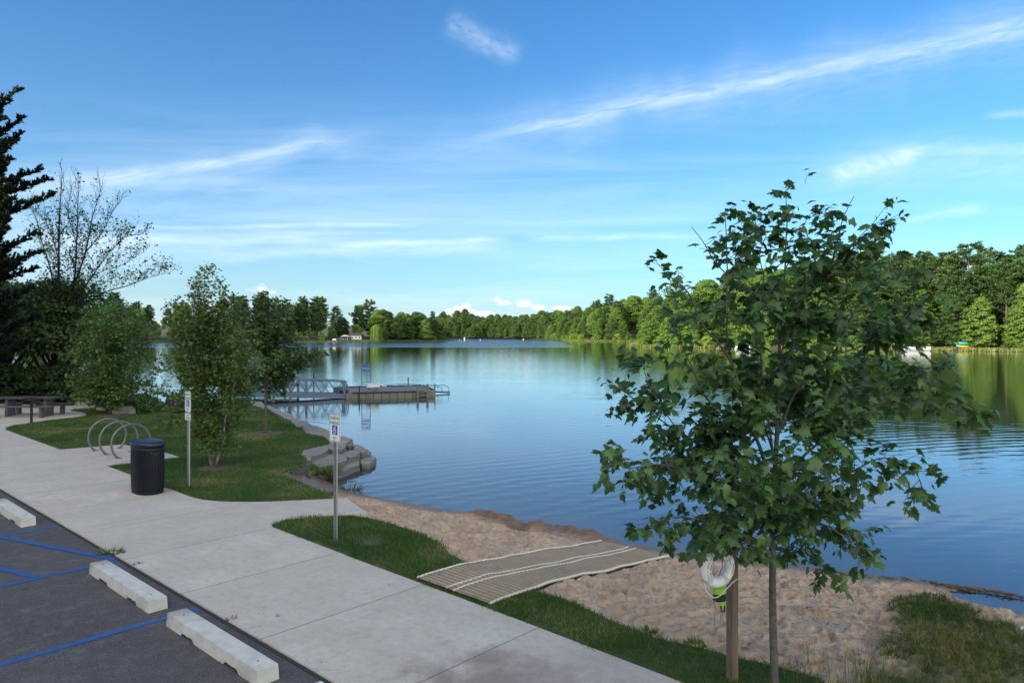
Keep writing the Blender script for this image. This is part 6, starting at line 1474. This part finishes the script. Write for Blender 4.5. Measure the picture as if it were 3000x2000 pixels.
# leaf litter and grit on the walk, the asphalt and the sand
def litter():
    r = np.random.default_rng(41); n = 900; a = r.uniform(-4, 20, n); b = np.where(r.random(n) < .45, r.normal(.0, .12, n), r.uniform(-3, 2.3, n)); q = A0[None] + U[None] * a[:, None] + V[None] * b[:, None]
    z = np.where(b > .01, .003, -.009); C = np.stack([q[:, 0], q[:, 1], z], 1); D = np.stack([r.normal(0, 1, n), r.normal(0, 1, n), r.uniform(0, .15, n)], 1); N = np.stack([r.normal(0, .2, n), r.normal(0, .2, n), np.ones(n)], 1)
    tag(cards('leaf_litter', C, D, N, r.uniform(.006, .028, n), r.uniform(.005, .016, n), 'rhomb', MT['drift'], None, r.random(n)), 'dry leaf bits and grit scattered over the walk and asphalt', 'leaf litter', None, 'stuff')
    n = 1600; k = r.random(n) < .5; px_ = np.where(k, r.normal(2480, 120, n), r.uniform(1300, 2650, n)); py_ = np.where(k, r.normal(1800, 70, n), r.uniform(1620, 1960, n)); P_ = [P(x, y, -.3) for x, y in zip(px_, py_)]; x = np.array([p[0] for p in P_]); y = np.array([p[1] for p in P_]); k = ~inside(LAWN2, x, y) & ~in_uv(x, y, M_U0 - .03, M_U1 + .03, M_V0, M_V1 + .1) & (y > 6.2) & (zb(x, y) > WZ + .03); x, y = x[k], y[k]; n = len(x)
    C = np.stack([x, y, zb(x, y) + .006], 1); D = np.stack([r.normal(0, 1, n), r.normal(0, 1, n), r.uniform(0, .3, n)], 1); N = np.stack([r.normal(0, .3, n), r.normal(0, .3, n), np.ones(n)], 1)
    tag(cards('beach_debris', C, D, N, r.uniform(.012, .05, n), r.uniform(.005, .014, n), 'rhomb', MT['drift'], None, r.random(n)), 'dark bark bits and dry weed scattered over the sand', 'debris', None, 'stuff')
litter()
for px_, py_, rr_, lab in ((778, 1269, .62, 'brown mulch ring round the straight young tree'), (626, 1370, .36, 'brown mulch ring at the foot of the pale barked birch'), (332, 1216, .6, 'brown mulch ring under the birch behind the hoops')):
    x, y = P(px_, py_); r = random.Random(px_); pts = [(x + rr_ * r.uniform(.85, 1.1) * math.cos(a * math.pi / 14), y + rr_ * r.uniform(.85, 1.1) * math.sin(a * math.pi / 14)) for a in range(28)]
    mb = MB(); mb.prism(pts, -.05, .006); tag(mb.build('mulch', MT['mulch'] if 'mulch' in MT else mat('mulch', fn=mottled((.16, .11, .075), (.07, .05, .035), 16, .03), rough=.95)), lab, 'mulch', None, 'stuff')
